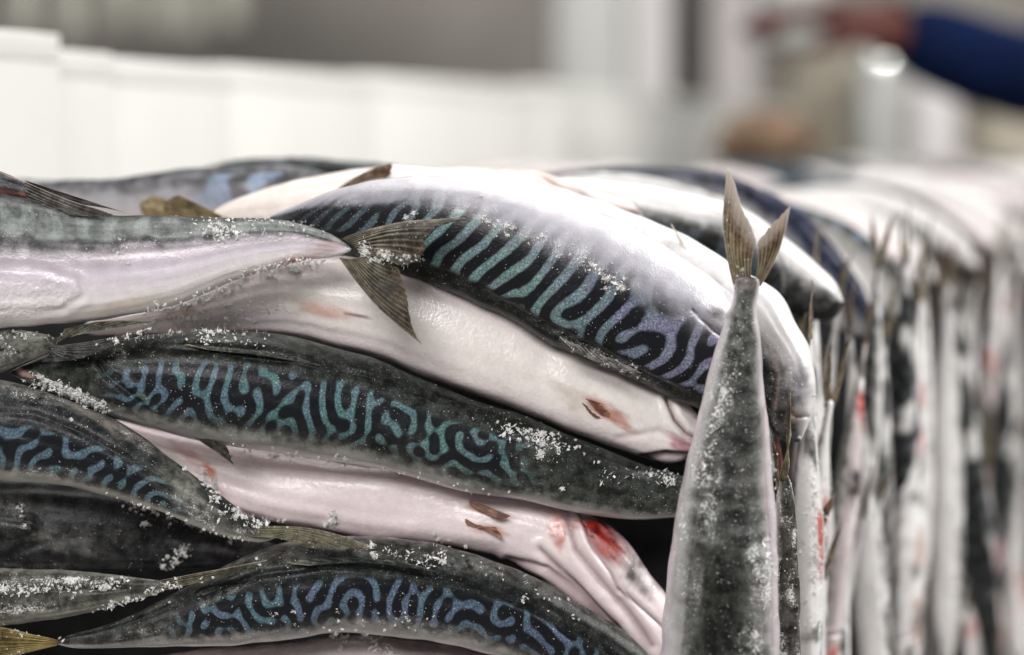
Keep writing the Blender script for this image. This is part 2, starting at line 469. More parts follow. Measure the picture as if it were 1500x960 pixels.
def eye(px, py, d, rpx, parent, origin, proj=P):
    c = proj(px, py, d) - np.array(origin); R = rpx * LOCK
    for nm, rr, off, mt in (('eye', 1.0, 0.0, IRIS), ('pupil', 0.62, -0.55, EYE)):
        vs, fs = [], []
        for i in range(9):
            for j in range(16):
                a = math.pi * i / 8; b = 2 * math.pi * j / 16
                vs.append((c[0] + R * rr * math.sin(a) * math.cos(b), c[1] + R * off + R * rr * 0.6 * math.cos(a), c[2] + R * rr * math.sin(a) * math.sin(b)))
        for i in range(8):
            for j in range(16):
                fs.append((i * 16 + j, i * 16 + (j + 1) % 16, (i + 1) * 16 + (j + 1) % 16, (i + 1) * 16 + j))
        o = raw(nm, vs, fs, mt, parent, True); parent = o if nm == 'eye' else parent
    return o


def make_fish(label, spec, fins=(), eyes=(), name='frozen_mackerel', group='frozen mackerel at the front of the block', proj=P, ns=420, npn=112, cast=True):
    mid = (np.array(spec['top']).mean(0) + np.array(spec['bot']).mean(0)) / 2
    org = proj(mid[0], mid[1], np.mean(spec.get('d', [1.21])))
    e = empty(name, org); tag(e, label, 'fish', group)
    b = fish_body(spec, e, org, proj, ns, npn)
    for f in fins:
        fin(f, e, org, proj, f.get('name', 'tail_fin'))
    for q in eyes: eye(*q, e, org, proj)
    return e


# =================================================================== SETTING: dark filler inside the block, white crates, hall behind
E1 = np.array([0.371, 0.9286, 0.0]); E2 = np.array([0.9286, -0.371, 0.0]); BASE = np.array([0.122, 1.19, 0.0])     # block of fish
K1 = np.array([0.275, 0.961, 0.0]); K2 = np.array([0.961, -0.275, 0.0]); KB = np.array([0.118, 1.20, 0.0])           # row of crates


def blk(t, w, z):
    p = BASE + E1 * t + E2 * w; return np.array([p[0], p[1], z])


def crt(t, w, z):
    p = KB + K1 * t + K2 * w; return np.array([p[0], p[1], z])


def obox(name, corners_lo, corners_hi, mat, parent=None, bevel=0.0):
    """hexahedron from 4 lower and 4 upper corner points"""
    vs = list(corners_lo) + list(corners_hi)
    fs = [(3, 2, 1, 0), (4, 5, 6, 7)] + [(i, (i + 1) % 4, 4 + (i + 1) % 4, 4 + i) for i in range(4)]
    o = raw(name, vs, fs, mat, parent)
    if bevel:
        m = o.modifiers.new('b', 'BEVEL'); m.width = bevel; m.segments = 3; m.limit_method = 'NONE'
        o.data.polygons.foreach_set('use_smooth', np.ones(len(o.data.polygons), bool))
    return o


def hbox(name, t0, t1, w0, w1, z0, z1, mat, parent=None, bevel=0.0):
    q = [(t0, w0), (t0, w1), (t1, w1), (t1, w0)]
    return obox(name, [crt(a, b, z0) for a, b in q], [crt(a, b, z1) for a, b in q], mat, parent, bevel)


MCORE = plain("dark_filler", (0.012, 0.012, 0.013), 0.7, 0.4, 60, 0.2)  # shade between the fish put into the filler's colour
MCRATE = plain("white_plastic", (0.78, 0.775, 0.735), 0.42, 0.03, 4, 0.4)
MCRATE2 = plain("white_plastic_rib", (0.74, 0.75, 0.72), 0.5, 0.03, 6, 0.4)
MGREY = plain("hall_wall_grey", (0.36, 0.335, 0.305), 0.8, 0.32, 1.1, 0.2)
MFLOOR = plain("concrete_floor", (0.30, 0.29, 0.28), 0.7, 0.2, 3, 0.3)
MPOST = plain("post_white", (0.66, 0.63, 0.63), 0.5, 0.05, 5)
MDARK = plain("post_dark", (0.035, 0.035, 0.032), 0.6, 0.2, 5)
MPALE = plain("panel_pale", (0.55, 0.56, 0.53), 0.6, 0.12, 2)
MMAUVE = plain("panel_mauve", (0.58, 0.54, 0.53), 0.6, 0.1, 2)
MSTRIP = plain("curtain_strip", (0.50, 0.50, 0.42), 0.35, 0.1, 3, 0.5)
MTAN = plain("tan_board", (0.46, 0.41, 0.33), 0.7, 0.2, 4)

# added filler behind the outer fish, coloured near black as shade in the gaps
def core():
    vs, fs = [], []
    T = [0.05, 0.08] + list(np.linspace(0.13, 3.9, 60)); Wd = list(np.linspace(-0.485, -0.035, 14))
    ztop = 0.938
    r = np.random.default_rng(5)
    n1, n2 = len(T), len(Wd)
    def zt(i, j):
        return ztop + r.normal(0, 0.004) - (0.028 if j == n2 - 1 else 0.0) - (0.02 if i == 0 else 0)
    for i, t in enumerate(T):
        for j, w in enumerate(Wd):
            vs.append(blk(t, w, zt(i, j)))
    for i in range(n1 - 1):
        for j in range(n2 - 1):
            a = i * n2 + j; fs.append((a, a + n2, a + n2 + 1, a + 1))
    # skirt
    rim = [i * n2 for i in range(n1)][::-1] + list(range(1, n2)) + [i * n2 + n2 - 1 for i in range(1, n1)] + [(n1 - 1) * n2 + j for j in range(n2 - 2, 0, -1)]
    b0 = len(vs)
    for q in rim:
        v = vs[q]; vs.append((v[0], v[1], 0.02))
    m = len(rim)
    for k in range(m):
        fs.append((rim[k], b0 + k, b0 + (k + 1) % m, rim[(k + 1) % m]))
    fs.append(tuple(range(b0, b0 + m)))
    o = raw('dark_filler', vs, fs, MCORE)
    tag(o, 'filler for the packed fish inside the block, coloured near black as shade in the gaps', 'frozen block', None, 'stuff')


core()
raw('floor', [(-8, -4, 0), (10, -4, 0), (10, 12, 0), (-8, 12, 0)], [(0, 1, 2, 3)], MFLOOR)['kind'] = 'structure'

# white crates behind the block: top edge 6.5 cm above the lens, running off to the right
LINE = -0.505
seg = [(-0.5, 0.235, 0.014, 0.009), (0.235, 0.342, 0.0, 0.001), (0.342, 0.556, -0.004, -0.001), (0.556, 0.904, -0.006, 0.001), (0.904, 1.477, -0.008, 0.004), (1.477, 3.3, -0.010, 0.009)]
labs = ['white plastic crate at the far left, standing a step higher than the others',
        'narrow white plastic crate second from the left behind the fish',
        'white plastic crate third from the left behind the fish',
        'wide blurred white crate behind the middle of the fish block',
        'blurred white crate below the grey wall, left of the white post',
        'farthest blurred white crate, below the white post']
for (t0, t1, w1, dz), lb in zip(seg, labs):
    zt = 1.062 + dz
    e = empty('white_crate', crt((t0 + t1) / 2, LINE - 0.25, 0.0)); tag(e, lb, 'crate', 'white crates behind the fish block')
    org = np.array(e.location)
    def lb_(nm, a, b, c, d, z0, z1, m, bv):
        o = hbox(nm, a, b, c, d, z0, z1, m, e, bv); o.data.transform(__import__('mathutils').Matrix.Translation(-Vector(org))); return o
    fr = LINE + w1
    lb_('side_panel', t0 + .003, t1 - .003, fr - 0.012, fr, 0.01, zt - 0.018, MCRATE, 0.0004)
    lb_('rim', t0 + .0025, t1 - .0025, fr - 0.03, fr + 0.0006, zt - 0.0179, zt, MCRATE, 0.0016)
    lb_('end_panel', t0 + .002, t0 + .014, fr - 0.5, fr - 0.0125, 0.01, zt - 0.018, MCRATE2, 0.002)
    lb_('end_panel', t1 - .014, t1 - .002, fr - 0.5, fr - 0.0125, 0.01, zt - 0.018, MCRATE2, 0.002)
    lb_('back_panel', t0 + .002, t1 - .002, fr - 0.512, fr - 0.5005, 0.01, zt - 0.018, MCRATE2, 0.002)

# hall wall and what stands in front of it
def slab(name, x0, x1, y0, y1, d, thick, mat, label, cat, kind=None, bev=0.004):
    a = P(x0, y1, d); b = P(x1, y1, d); c = P(x1, y0, d); e = P(x0, y0, d); k = np.array([0, thick, 0])
    o = obox(name, [a, b, b + k, a + k], [e, c, c + k, e + k], mat, None, bev)
    if label: tag(o, label, cat)
    if kind: o['kind'] = kind
    return o


raw('hall_wall', [(-6, 6.4, 0), (9, 6.4, 0), (9, 6.4, 4.5), (-6, 6.4, 4.5)], [(3, 2, 1, 0)], MGREY)['kind'] = 'structure'
for i, x in enumerate((-60, 18, 88, 156, 215, 262, 320)):
    o = slab('curtain_strip', x, x + 34, -420, 36 + 6 * (i % 3), 4.2 + 0.05 * i, 0.006, MSTRIP, None, None, None, 0.002)
    tag(o, ['leftmost pale curtain strip hanging at the top left', 'second pale curtain strip hanging from the left', 'third pale curtain strip hanging from the left',
         'middle pale curtain strip hanging above the white crates', 'third pale curtain strip from the right end of the row', 'second pale curtain strip from the right end of the row', 'rightmost pale curtain strip hanging above the white crates'][i],
        'curtain strip', 'curtain strips above the crates')
slab('grey_cabinet', 812, 918, -500, 400, 4.4, 0.4, MPALE, 'blurred pale grey cabinet left of the white post', 'cabinet')
slab('white_post', 920, 984, -600, 420, 4.0, 0.16, MPOST, 'blurred white post rising behind the crates', 'post')
slab('dark_post', 988, 1034, -600, 430, 4.3, 0.14, MDARK, 'blurred black post right of the white post', 'post')
slab('mauve_panel', 1036, 1105, -600, 420, 4.5, 0.2, MMAUVE, 'blurred pinkish grey panel right of the black post', 'panel')
slab('pale_cabinet', 1118, 1205, -300, 60, 4.7, 0.4, MPALE, 'blurred pale cabinet above the brown bundle', 'cabinet')
slab('tan_board', 1150, 1265, 78, 420, 4.9, 0.2, MTAN, 'blurred tan board behind the brown bundle', 'board')
slab('white_canister', 1338, 1412, 118, 460, 4.2, 0.25, MPOST, 'blurred white canister below the blue sleeve', 'canister', None, 0.03)
slab('pale_box', 1268, 1325, 95, 420, 4.6, 0.25, MPALE, 'blurred pale grey box under the bright lamp', 'box')
slab('tan_crate', 1440, 1640, 135, 430, 4.8, 0.3, MTAN, 'blurred tan crate at the right edge under the sleeve', 'crate')

# =================================================================== FRONT FISH
G_FRONT = 'frozen mackerel at the front of the block'
# head/tail order along s is left to right in every spec
# F1 pale fish top left, tail to the right
make_fish('pale mackerel at the top left with lavender flank and forked tail spread to the right', dict(
    top=[(-420, 330), (-300, 305), (-120, 290), (0, 288), (60, 298), (125, 314), (190, 317), (250, 318), (312, 320), (400, 321), (440, 328), (475, 339), (515, 356)],
    bot=[(-420, 400), (-300, 452), (-120, 478), (0, 482), (94, 473), (156, 466), (219, 455), (281, 437), (340, 411), (412, 390), (444, 381), (480, 378), (515, 374)],
    d=[1.19, 1.185, 1.18, 1.172], roll=[18, 16, 8, 6], band=(0.06, 0.30), bs=(0.1, 0.80), sm=0.30, per=34, yr=0.3, slant=-0.4, bias=0.25, tint=[(0.26, 0.29, 0.27)], seed=11,
    stops=[(0, (0.02, 0.022, 0.021)), (0.06, (0.05, 0.055, 0.052)), (0.15, (0.13, 0.14, 0.135)), (0.27, (0.19, 0.205, 0.198)), (0.30, (0.045, 0.042, 0.045)), (0.335, (0.13, 0.12, 0.13)), (0.40, (0.40, 0.35, 0.39)), (0.5, (0.66, 0.59, 0.66)), (0.65, BELLY), (1, BELLY)],
    dusk=0.15, frost=0.16, fpatch=[(320, 345, 50, 22, 0, 0.45), (380, 340, 60, 14, 10, 0.3), (180, 365, 60, 12, 5, 0.35)],
    patch=[(430, 382, 55, 7, -14, RUST, 0.8), (370, 402, 30, 5, -22, RUST, 0.7), (480, 366, 28, 12, 0, (0.42, 0.30, 0.28), .7), (200, 448, 60, 10, -12, (0.68, 0.55, 0.42), .6)],
    gpatch=[(30, 435, 105, 32, -4, 1.0)],
    crease=[dict(p=[(-60, 392), (60, 392), (128, 412), (134, 435), (100, 454), (-40, 458)], w=4, depth=0.0005, lip=0.0005, a=0.0)]),
    fins=[dict(base=[(500, 350), (515, 358), (530, 372)], edge=[(681, 321), (645, 330), (631, 338), (622, 357), (616, 378), (584, 389)], d0=[1.172], d1=[1.165, 1.158, 1.16], rays=11, bow=-0.05, seed=2, frost=0.18,
               dark=(0.016, 0.015, 0.011), light=(0.30, 0.275, 0.21)),
          dict(base=[(497, 378), (512, 380), (535, 376)], edge=[(619, 503), (606, 486), (598, 452), (592, 420), (582, 392)], d0=[1.172], d1=[1.158, 1.160, 1.165], rays=12, bow=0.055, seed=4, frost=0.12,
               dark=(0.016, 0.0145, 0.010), light=(0.22, 0.20, 0.14))], ns=440)

# F2 big arched fish at the top: pale belly up, striped back below
make_fish('large arched mackerel at the top centre, white belly upward and teal striped back below', dict(
    top=[(392, 317), (428, 303), (487, 281), (537, 268), (584, 261), (647, 258), (694, 260), (750, 267), (778, 275), (841, 297), (887, 316), (934, 339), (981, 367), (1028, 398), (1062, 425), (1100, 470), (1118, 520)],
    bot=[(392, 323), (430, 334), (475, 352), (530, 378), (584, 401), (631, 416), (694, 443), (750, 469), (794, 497), (856, 525), (919, 553), (966, 575), (1025, 600), (1060, 612), (1090, 610), (1110, 590)],
    d=[1.235, 1.215, 1.205, 1.205, 1.21, 1.22], roll=[150, 152, 163, 166, 160], band=(0.165, 0.475), bs=(0.04, 0.94), per=25, yr=0.52, slant=0.75, bias=0.08, seed=21, cap=(0.02, 0.06),
    tint=[(0.03, 0.035, 0.045), (0.05, 0.06, 0.07), (0.10, 0.14, 0.16), (0.20, 0.30, 0.32), (0.23, 0.335, 0.34), (0.21, 0.31, 0.32), (0.22, 0.27, 0.34), (0.24, 0.25, 0.345), (0.20, 0.21, 0.29), (0.15, 0.17, 0.29)],
    stops=[(0, BACK), (0.16, BACK), (0.42, (0.08, 0.08, 0.09)), (0.48, (0.30, 0.29, 0.33)), (0.58, (0.40, 0.39, 0.43)), (0.68, (0.56, 0.54, 0.58)), (0.8, (0.64, 0.625, 0.64)), (1, (0.62, 0.605, 0.62))],
    dusk=0.7, frost=0.22, fpatch=[(905, 415, 40, 26, 30, 0.4), (560, 285, 80, 14, -15, 0.35), (770, 350, 70, 10, 20, 0.5), (690, 300, 90, 12, 8, 0.35), (880, 525, 90, 12, 27, 0.5)],
    patch=[(560, 296, 60, 7, -6, (0.30, 0.29, 0.33), .7), (730, 300, 70, 5, 12, (0.38, 0.36, 0.42), .6), (1040, 465, 30, 14, 35, (0.05, 0.045, 0.04), .85)],
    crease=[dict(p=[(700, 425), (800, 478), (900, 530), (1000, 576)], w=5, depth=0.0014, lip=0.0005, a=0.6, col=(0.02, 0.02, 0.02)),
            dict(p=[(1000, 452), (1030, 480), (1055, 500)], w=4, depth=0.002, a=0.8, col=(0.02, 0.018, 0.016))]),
    fins=[dict(name='anal_fin', base=[(820, 494), (860, 512), (900, 530)], edge=[(838, 512), (885, 534), (940, 548)], d0=[1.1875], d1=[1.185], rays=9, seed=9, frost=0.6, dark=(0.03, 0.03, 0.028), light=(0.3, 0.29, 0.27))], ns=460, npn=128)

# F3 pale pink fish below it, belly to the lens, head at the right
make_fish('pink white mackerel lying belly outward between the two striped fish, red pelvic fins', dict(
    top=[(120, 470), (200, 458), (250, 445), (310, 420), (380, 388), (470, 372), (560, 382), (631, 404), (694, 430), (750, 456), (794, 484), (856, 512), (919, 540), (966, 566), (1010, 590), (1040, 625)],
    bot=[(120, 492), (170, 490), (250, 488), (312, 487), (400, 490), (444, 498), (506, 516), (550, 526), (600, 546), (662, 571), (709, 586), (762, 603), (825, 630), (887, 655), (944, 674), (1000, 680), (1035, 665)],
    d=[1.235, 1.225, 1.218, 1.215, 1.218, 1.225], roll=[-92], sm=0.0, band=(0.0, 0.2), wr=0.7, seed=31, cap=(0.03, 0.07), frost=0.10, dusk=0.0, gloss=0.25,
    stops=[(0, BACK), (0.3, GREY), (0.46, (0.30, 0.26, 0.28)), (0.56, (0.55, 0.45, 0.49)), (0.70, (0.76, 0.67, 0.67)), (0.9, (0.83, 0.77, 0.74)), (1, (0.83, 0.77, 0.74))],
    patch=[(482, 456, 42, 13, 14, (0.52, 0.28, 0.19), .75), (535, 464, 22, 3, 10, DARKRED, .8), (885, 603, 40, 13, 32, RUST, .9), (870, 596, 16, 7, 32, RED, .55), (1000, 652, 30, 16, 20, (0.36, 0.10, 0.13), .8),
           (330, 470, 120, 14, -2, (0.55, 0.47, 0.55), .5), (270, 462, 40, 6, -10, RUST, 0.5), (760, 550, 130, 20, 24, (0.78, 0.73, 0.68), .5), (840, 585, 40, 14, 30, (0.50, 0.42, 0.34), .5)],
    crease=[dict(p=[(972, 580), (984, 612), (1000, 632), (1022, 645)], w=4.5, depth=0.003, lip=0.001, a=0.9), dict(p=[(940, 672), (972, 667), (1012, 670)], w=6, depth=0.004, a=0.95, col=(0.03, 0.004, 0.004), cw=1.0),
            dict(p=[(600, 425), (720, 500), (820, 560), (960, 630)], w=26, depth=0.0008, a=0.0), dict(p=[(900, 640), (960, 630), (1010, 655)], w=5, depth=0.0012, a=0.3, col=(0.4, 0.2, 0.25))]),
    fins=[dict(name='pelvic_fin', base=[(914, 604), (908, 612), (900, 618)], edge=[(858, 583), (868, 594), (880, 606)], d0=[1.2075], d1=[1.2020], rays=5, seed=5, frost=0.1, dark=(0.17, 0.065, 0.042), light=(0.46, 0.26, 0.19), th=0.0012, leadcol=(.25, .06, .04)),
          dict(name='pelvic_fin', base=[(900, 624), (896, 620), (893, 616)], edge=[(852, 590), (860, 600), (872, 612)], d0=[1.2075], d1=[1.2030], rays=4, seed=6, frost=0.1, dark=(0.10, 0.05, 0.03), light=(0.45, 0.24, 0.15), th=0.0012, leadcol=(.09, .05, .03))], ns=440)

# F4 striped fish across the middle, head at the left
make_fish('striped blue green mackerel across the middle, head left with one pectoral fin hanging', dict(
    top=[(14, 543), (40, 532), (80, 516), (130, 505), (190, 496), (265, 486), (330, 484), (400, 488), (444, 497), (506, 515), (550, 525), (600, 546), (662, 571), (709, 589), (762, 606), (825, 633), (887, 658), (944, 681), (1000, 697), (1080, 712)],
    bot=[(14, 549), (47, 563), (103, 584), (156, 606), (219, 626), (280, 642), (340, 652), (400, 661), (444, 670), (537, 685), (631, 706), (694, 723), (762, 732), (825, 748), (887, 758), (935, 762), (990, 758), (1080, 752)],
    d=[1.19, 1.195, 1.2, 1.205, 1.21, 1.225], roll=[60, 48, 46, 48, 60], band=(0.125, 0.42), bs=(0.145, 0.715), per=21, yr=0.80, slant=0.35, bias=0.26, iso=1, seed=41, cap=(0.02, 0.03), side=1,
    tint=[(0.10, 0.17, 0.22), (0.11, 0.19, 0.235), (0.12, 0.215, 0.24), (0.125, 0.225, 0.225), (0.115, 0.205, 0.215), (0.08, 0.11, 0.11)],
    stops=[(0, (0.012, 0.014, 0.013)), (0.04, BACK), (0.12, (0.02, 0.024, 0.022)), (0.17, (0.03, 0.035, 0.03)), (0.42, (0.045, 0.047, 0.043)), (0.48, (0.16, 0.16, 0.145)), (0.56, (0.38, 0.36, 0.35)), (0.7, (0.55, 0.5, 0.5)), (1, BELLY)],
    frost=0.25, fpatch=[(790, 648, 60, 16, 20, 0.45), (950, 700, 60, 14, 18, 0.5), (110, 578, 80, 12, 28, 0.6), (300, 500, 80, 8, 0, 0.4), (760, 690, 60, 30, 20, 0.25), (640, 700, 160, 10, 10, 0.3), (180, 520, 20, 12, 40, 0.4)],
    patch=[(215, 580, 12, 8, 30, (0.16, 0.22, 0.19), .7), (35, 546, 22, 6, 15, (0.5, 0.32, 0.27), .7), (850, 695, 120, 26, 16, (0.02, 0.022, 0.02), .55)],
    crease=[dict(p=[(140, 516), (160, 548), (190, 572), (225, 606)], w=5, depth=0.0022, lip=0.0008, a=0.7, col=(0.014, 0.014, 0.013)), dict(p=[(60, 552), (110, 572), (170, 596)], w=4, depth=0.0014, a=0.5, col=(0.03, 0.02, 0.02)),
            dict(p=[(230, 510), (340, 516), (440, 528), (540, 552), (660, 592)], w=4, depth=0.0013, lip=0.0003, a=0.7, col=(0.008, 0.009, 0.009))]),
    fins=[dict(name='pectoral_fin', base=[(232, 616), (240, 620), (252, 626)], edge=[(342, 681), (338, 668), (330, 652)], d0=[1.192], d1=[1.186], rays=6, seed=8, frost=0.1, dark=(0.012, 0.012, 0.011), light=(0.10, 0.095, 0.08), bow=-0.04),
          dict(name='dorsal_fin', base=[(270, 507), (340, 512), (430, 524)], edge=[(300, 512), (370, 520), (470, 537)], d0=[1.1795], d1=[1.1765], rays=8, seed=18, frost=0.15, dark=(0.012, 0.014, 0.012), light=(0.06, 0.075, 0.06))], ns=480, npn=128)

# F5 second pink belly, bloody head bending down at the right
make_fish('pink mackerel lower right with blood red gill, head bending down behind the upright fish', dict(
    top=[(150, 610), (200, 622), (260, 636), (331, 649), (444, 666), (537, 681), (631, 702), (694, 720), (762, 732), (825, 748), (880, 764), (919, 795), (950, 838), (972, 866), (1000, 910), (1015, 950)],
    bot=[(150, 650), (220, 690), (300, 728), (350, 748), (412, 766), (475, 777), (537, 788), (631, 795), (709, 810), (750, 822), (794, 848), (841, 880), (887, 914), (928, 946), (970, 985), (1000, 1000)],
    d=[1.245, 1.235, 1.225, 1.222, 1.225, 1.235], roll=[-90, -90, -95, -105], sm=0.0, band=(0, .2), wr=0.72, seed=51, cap=(0.03, 0.06), frost=0.12, fpatch=[(880, 788, 60, 40, 45, -.3)], dusk=0.0, gloss=0.15,
    stops=[(0, BACK), (0.3, GREY), (0.44, (0.26, 0.2, 0.22)), (0.55, (0.55, 0.42, 0.46)), (0.72, (0.77, 0.65, 0.665)), (1, (0.82, 0.72, 0.72))],
    patch=[(880, 790, 46, 20, 52, (0.24, 0.016, 0.008), 1.0), (862, 770, 28, 14, 20, (0.24, 0.014, 0.008), 1.0), (815, 772, 12, 28, -12, (0.50, 0.11, 0.06), .8), (922, 835, 16, 40, -32, (0.06, 0.05, 0.05), .85), (950, 858, 22, 20, 40, (0.26, 0.22, 0.23), .7),
           (722, 748, 36, 9, 18, RUST, .85), (712, 772, 34, 9, 12, (0.48, 0.20, 0.13), .8), (316, 690, 16, 10, 50, (0.55, 0.10, 0.04), .8), (285, 668, 40, 9, 30, RUST, .5), (850, 870, 70, 24, 40, (0.52, 0.40, 0.40), .6), (330, 720, 30, 12, 40, (0.40, 0.2, 0.22), .5)],
    crease=[dict(p=[(790, 800), (840, 850), (890, 905), (925, 945)], w=5, depth=0.0022, lip=0.0008, a=0.75, col=(0.10, 0.05, 0.06)), dict(p=[(830, 758), (842, 800), (880, 850), (915, 890), (950, 940)], w=6, depth=0.0028, lip=0.0012, a=0.6, col=(0.16, 0.06, 0.07)),
            dict(p=[(848, 756), (866, 800), (890, 832), (900, 856)], w=5, depth=0.002, lip=0.0008, a=0.5, col=(0.2, 0.05, 0.05)), dict(p=[(900, 855), (930, 880), (965, 912)], w=4, depth=0.0018, a=0.8, col=(0.05, 0.03, 0.035)),
            dict(p=[(745, 818), (800, 828), (850, 868), (880, 905)], w=5, depth=0.0018, lip=0.0008, a=0.5, col=(0.2, 0.12, 0.12))]),
    fins=[dict(name='pelvic_fin', base=[(690, 732), (688, 736), (690, 741)], edge=[(748, 756), (738, 759), (728, 760)], d0=[1.2115], d1=[1.2065], rays=4, seed=15, frost=0.1, dark=(0.15, 0.07, 0.048), light=(0.46, 0.30, 0.23), th=0.0012),
          dict(name='pelvic_fin', base=[(682, 760), (682, 765), (685, 769)], edge=[(736, 790), (732, 782), (726, 772)], d0=[1.2115], d1=[1.2065], rays=4, seed=16, frost=0.1, dark=(0.16, 0.07, 0.05), light=(0.5, 0.3, 0.22), th=0.0012)], ns=440, npn=128)

# F6 dark striped fish at the left, tail to the right
make_fish('dark striped mackerel at the left edge tapering to a folded tail at the centre', dict(
    top=[(-420, 580), (-300, 556), (-150, 545), (0, 556), (62, 572), (125, 599), (187, 628), (250, 674), (297, 706), (344, 741), (380, 764), (410, 773)],
    bot=[(-420, 640), (-300, 680), (-150, 698), (0, 700), (94, 709), (150, 725), (200, 741), (250, 756), (312, 780), (359, 792), (390, 794), (410, 791)],
    d=[1.195, 1.19, 1.185, 1.18], roll=[62, 62, 60, 55], band=(0.10, 0.40), bs=(0.1, 0.83), per=22, yr=0.66, slant=0.4, bias=0.25, iso=1, seed=61, side=1,
    tint=[(.1,.17,.23), (0.10, 0.165, 0.215), (0.11, 0.18, 0.22), (0.12, 0.19, 0.19)],
    stops=[(0, (0.02, 0.02, 0.022)), (0.07, (0.018, 0.02, 0.022)), (0.25, (0.05, 0.05, 0.045)), (0.40, (0.10, 0.10, 0.09)), (0.48, (0.30, 0.29, 0.26)), (0.6, (0.45, 0.43, 0.41)), (1, BELLY)],
    frost=0.25, fpatch=[(90, 690, 120, 12, 8, 0.35), (280, 740, 60, 20, 35, 0.45), (220, 650, 80, 14, 35, 0.35), (60, 580, 70, 12, 15, 0.4), (370, 780, 40, 10, 15, 0.6)],
    patch=[(150, 615, 60, 12, 28, (0.22, 0.20, 0.17), .6), (270, 715, 70, 18, 35, (0.17, 0.17, 0.14), .7)],
    crease=[dict(p=[(-60, 600), (60, 605), (120, 628), (190, 668), (240, 700)], w=4, depth=0.0012, a=0.7, col=(0.01, 0.01, 0.011))]),
    fins=[dict(base=[(372, 772), (368, 780), (362, 788)], edge=[(550, 804), (500, 806), (450, 802)], d0=[1.178], d1=[1.168], rays=7, seed=22, frost=0.25, dark=(0.05, 0.048, 0.03), light=(0.22, 0.20, 0.13), bow=-0.07, lead=.8, ragged=.03)], ns=400)

# F7 dark fish in the shadow under it
make_fish('almost black mackerel in shadow at the left under the striped one', dict(
    top=[(-420, 740), (-250, 700), (-100, 690), (0, 694), (100, 700), (200, 722), (300, 760), (380, 790), (430, 806)],
    bot=[(-420, 790), (-250, 826), (-100, 838), (0, 838), (120, 838), (220, 838), (300, 832), (380, 822), (430, 812)],
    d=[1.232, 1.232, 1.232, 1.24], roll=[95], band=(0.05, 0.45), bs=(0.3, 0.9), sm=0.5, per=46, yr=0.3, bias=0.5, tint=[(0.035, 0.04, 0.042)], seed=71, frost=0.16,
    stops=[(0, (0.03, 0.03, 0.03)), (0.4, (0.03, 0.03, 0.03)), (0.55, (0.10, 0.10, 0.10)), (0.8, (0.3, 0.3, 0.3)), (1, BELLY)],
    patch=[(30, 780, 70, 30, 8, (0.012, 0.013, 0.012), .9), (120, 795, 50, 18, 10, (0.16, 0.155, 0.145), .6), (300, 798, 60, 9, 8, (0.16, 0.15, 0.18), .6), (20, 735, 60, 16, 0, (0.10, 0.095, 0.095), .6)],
    fpatch=[(20, 745, 50, 16, 10, 0.45), (90, 790, 60, 18, 15, 0.35), (60, 826, 90, 10, 0, 0.4)],
    crease=[dict(p=[(-40, 745), (60, 760), (75, 790), (20, 812), (-60, 815)], w=5, depth=0.0014, lip=0.0006, a=0.3, col=(0.01, 0.01, 0.01))]), ns=320)

# F8 striped fish along the bottom
make_fish('blue striped mackerel arching along the bottom edge, tail at the lower left', dict(
    top=[(78, 936), (110, 928), (150, 918), (200, 898), (250, 872), (300, 846), (350, 821), (397, 803), (450, 793), (537, 788), (631, 796), (678, 808), (750, 831), (794, 849), (856, 887), (919, 928), (960, 968), (1000, 1010)],
    bot=[(78, 946), (110, 950), (187, 949), (250, 947), (350, 944), (400, 939), (444, 933), (506, 927), (569, 932), (631, 937), (678, 945), (725, 956), (780, 975), (840, 1010), (880, 1045), (920, 1080)],
    d=[1.19, 1.195, 1.2, 1.205, 1.22], roll=[50, 66, 64, 62], band=(0.075, 0.34), bs=(0.2, 0.92), per=22, yr=0.74, slant=-0.3, bias=0.26, iso=1, seed=83, side=1,
    tint=[(0.11, 0.17, 0.20), (0.12, 0.19, 0.24), (0.125, 0.185, 0.26), (0.105, 0.16, 0.22), (0.08, 0.12, 0.15)],
    stops=[(0, (0.012, 0.014, 0.014)), (0.06, (0.014, 0.017, 0.016)), (0.10, (0.035, 0.036, 0.033)), (0.30, (0.055, 0.053, 0.05)), (0.38, (0.20, 0.19, 0.18)), (0.5, (0.33, 0.31, 0.30)), (0.65, (0.5, 0.47, 0.46)), (1, BELLY)],
    frost=0.25, fpatch=[(650, 820, 160, 12, 8, 0.35), (450, 915, 180, 12, -6, 0.3), (640, 915, 120, 12, 10, 0.3), (320, 870, 80, 8, -28, 0.5), (200, 925, 90, 10, -10, 0.3)],
    crease=[dict(p=[(300, 868), (380, 838), (480, 822), (580, 828), (680, 848), (780, 890), (850, 940)], w=4, depth=0.0013, lip=0.0004, a=0.8, col=(0.008, 0.009, 0.009))]),
    fins=[dict(base=[(84, 938), (86, 941), (84, 945)], edge=[(-40, 912), (0, 930), (-10, 948), (-50, 975)], d0=[1.188], d1=[1.18], rays=12, seed=31, frost=0.15, dark=(0.09, 0.065, 0.02), light=(0.42, 0.33, 0.12)),
          dict(name='dorsal_fin', base=[(420, 826), (500, 819), (590, 826)], edge=[(450, 829), (540, 824), (640, 838)], d0=[1.1805], d1=[1.1775], rays=8, seed=19, frost=0.15, dark=(0.012, 0.015, 0.013), light=(0.06, 0.08, 0.06))], ns=480, npn=128)

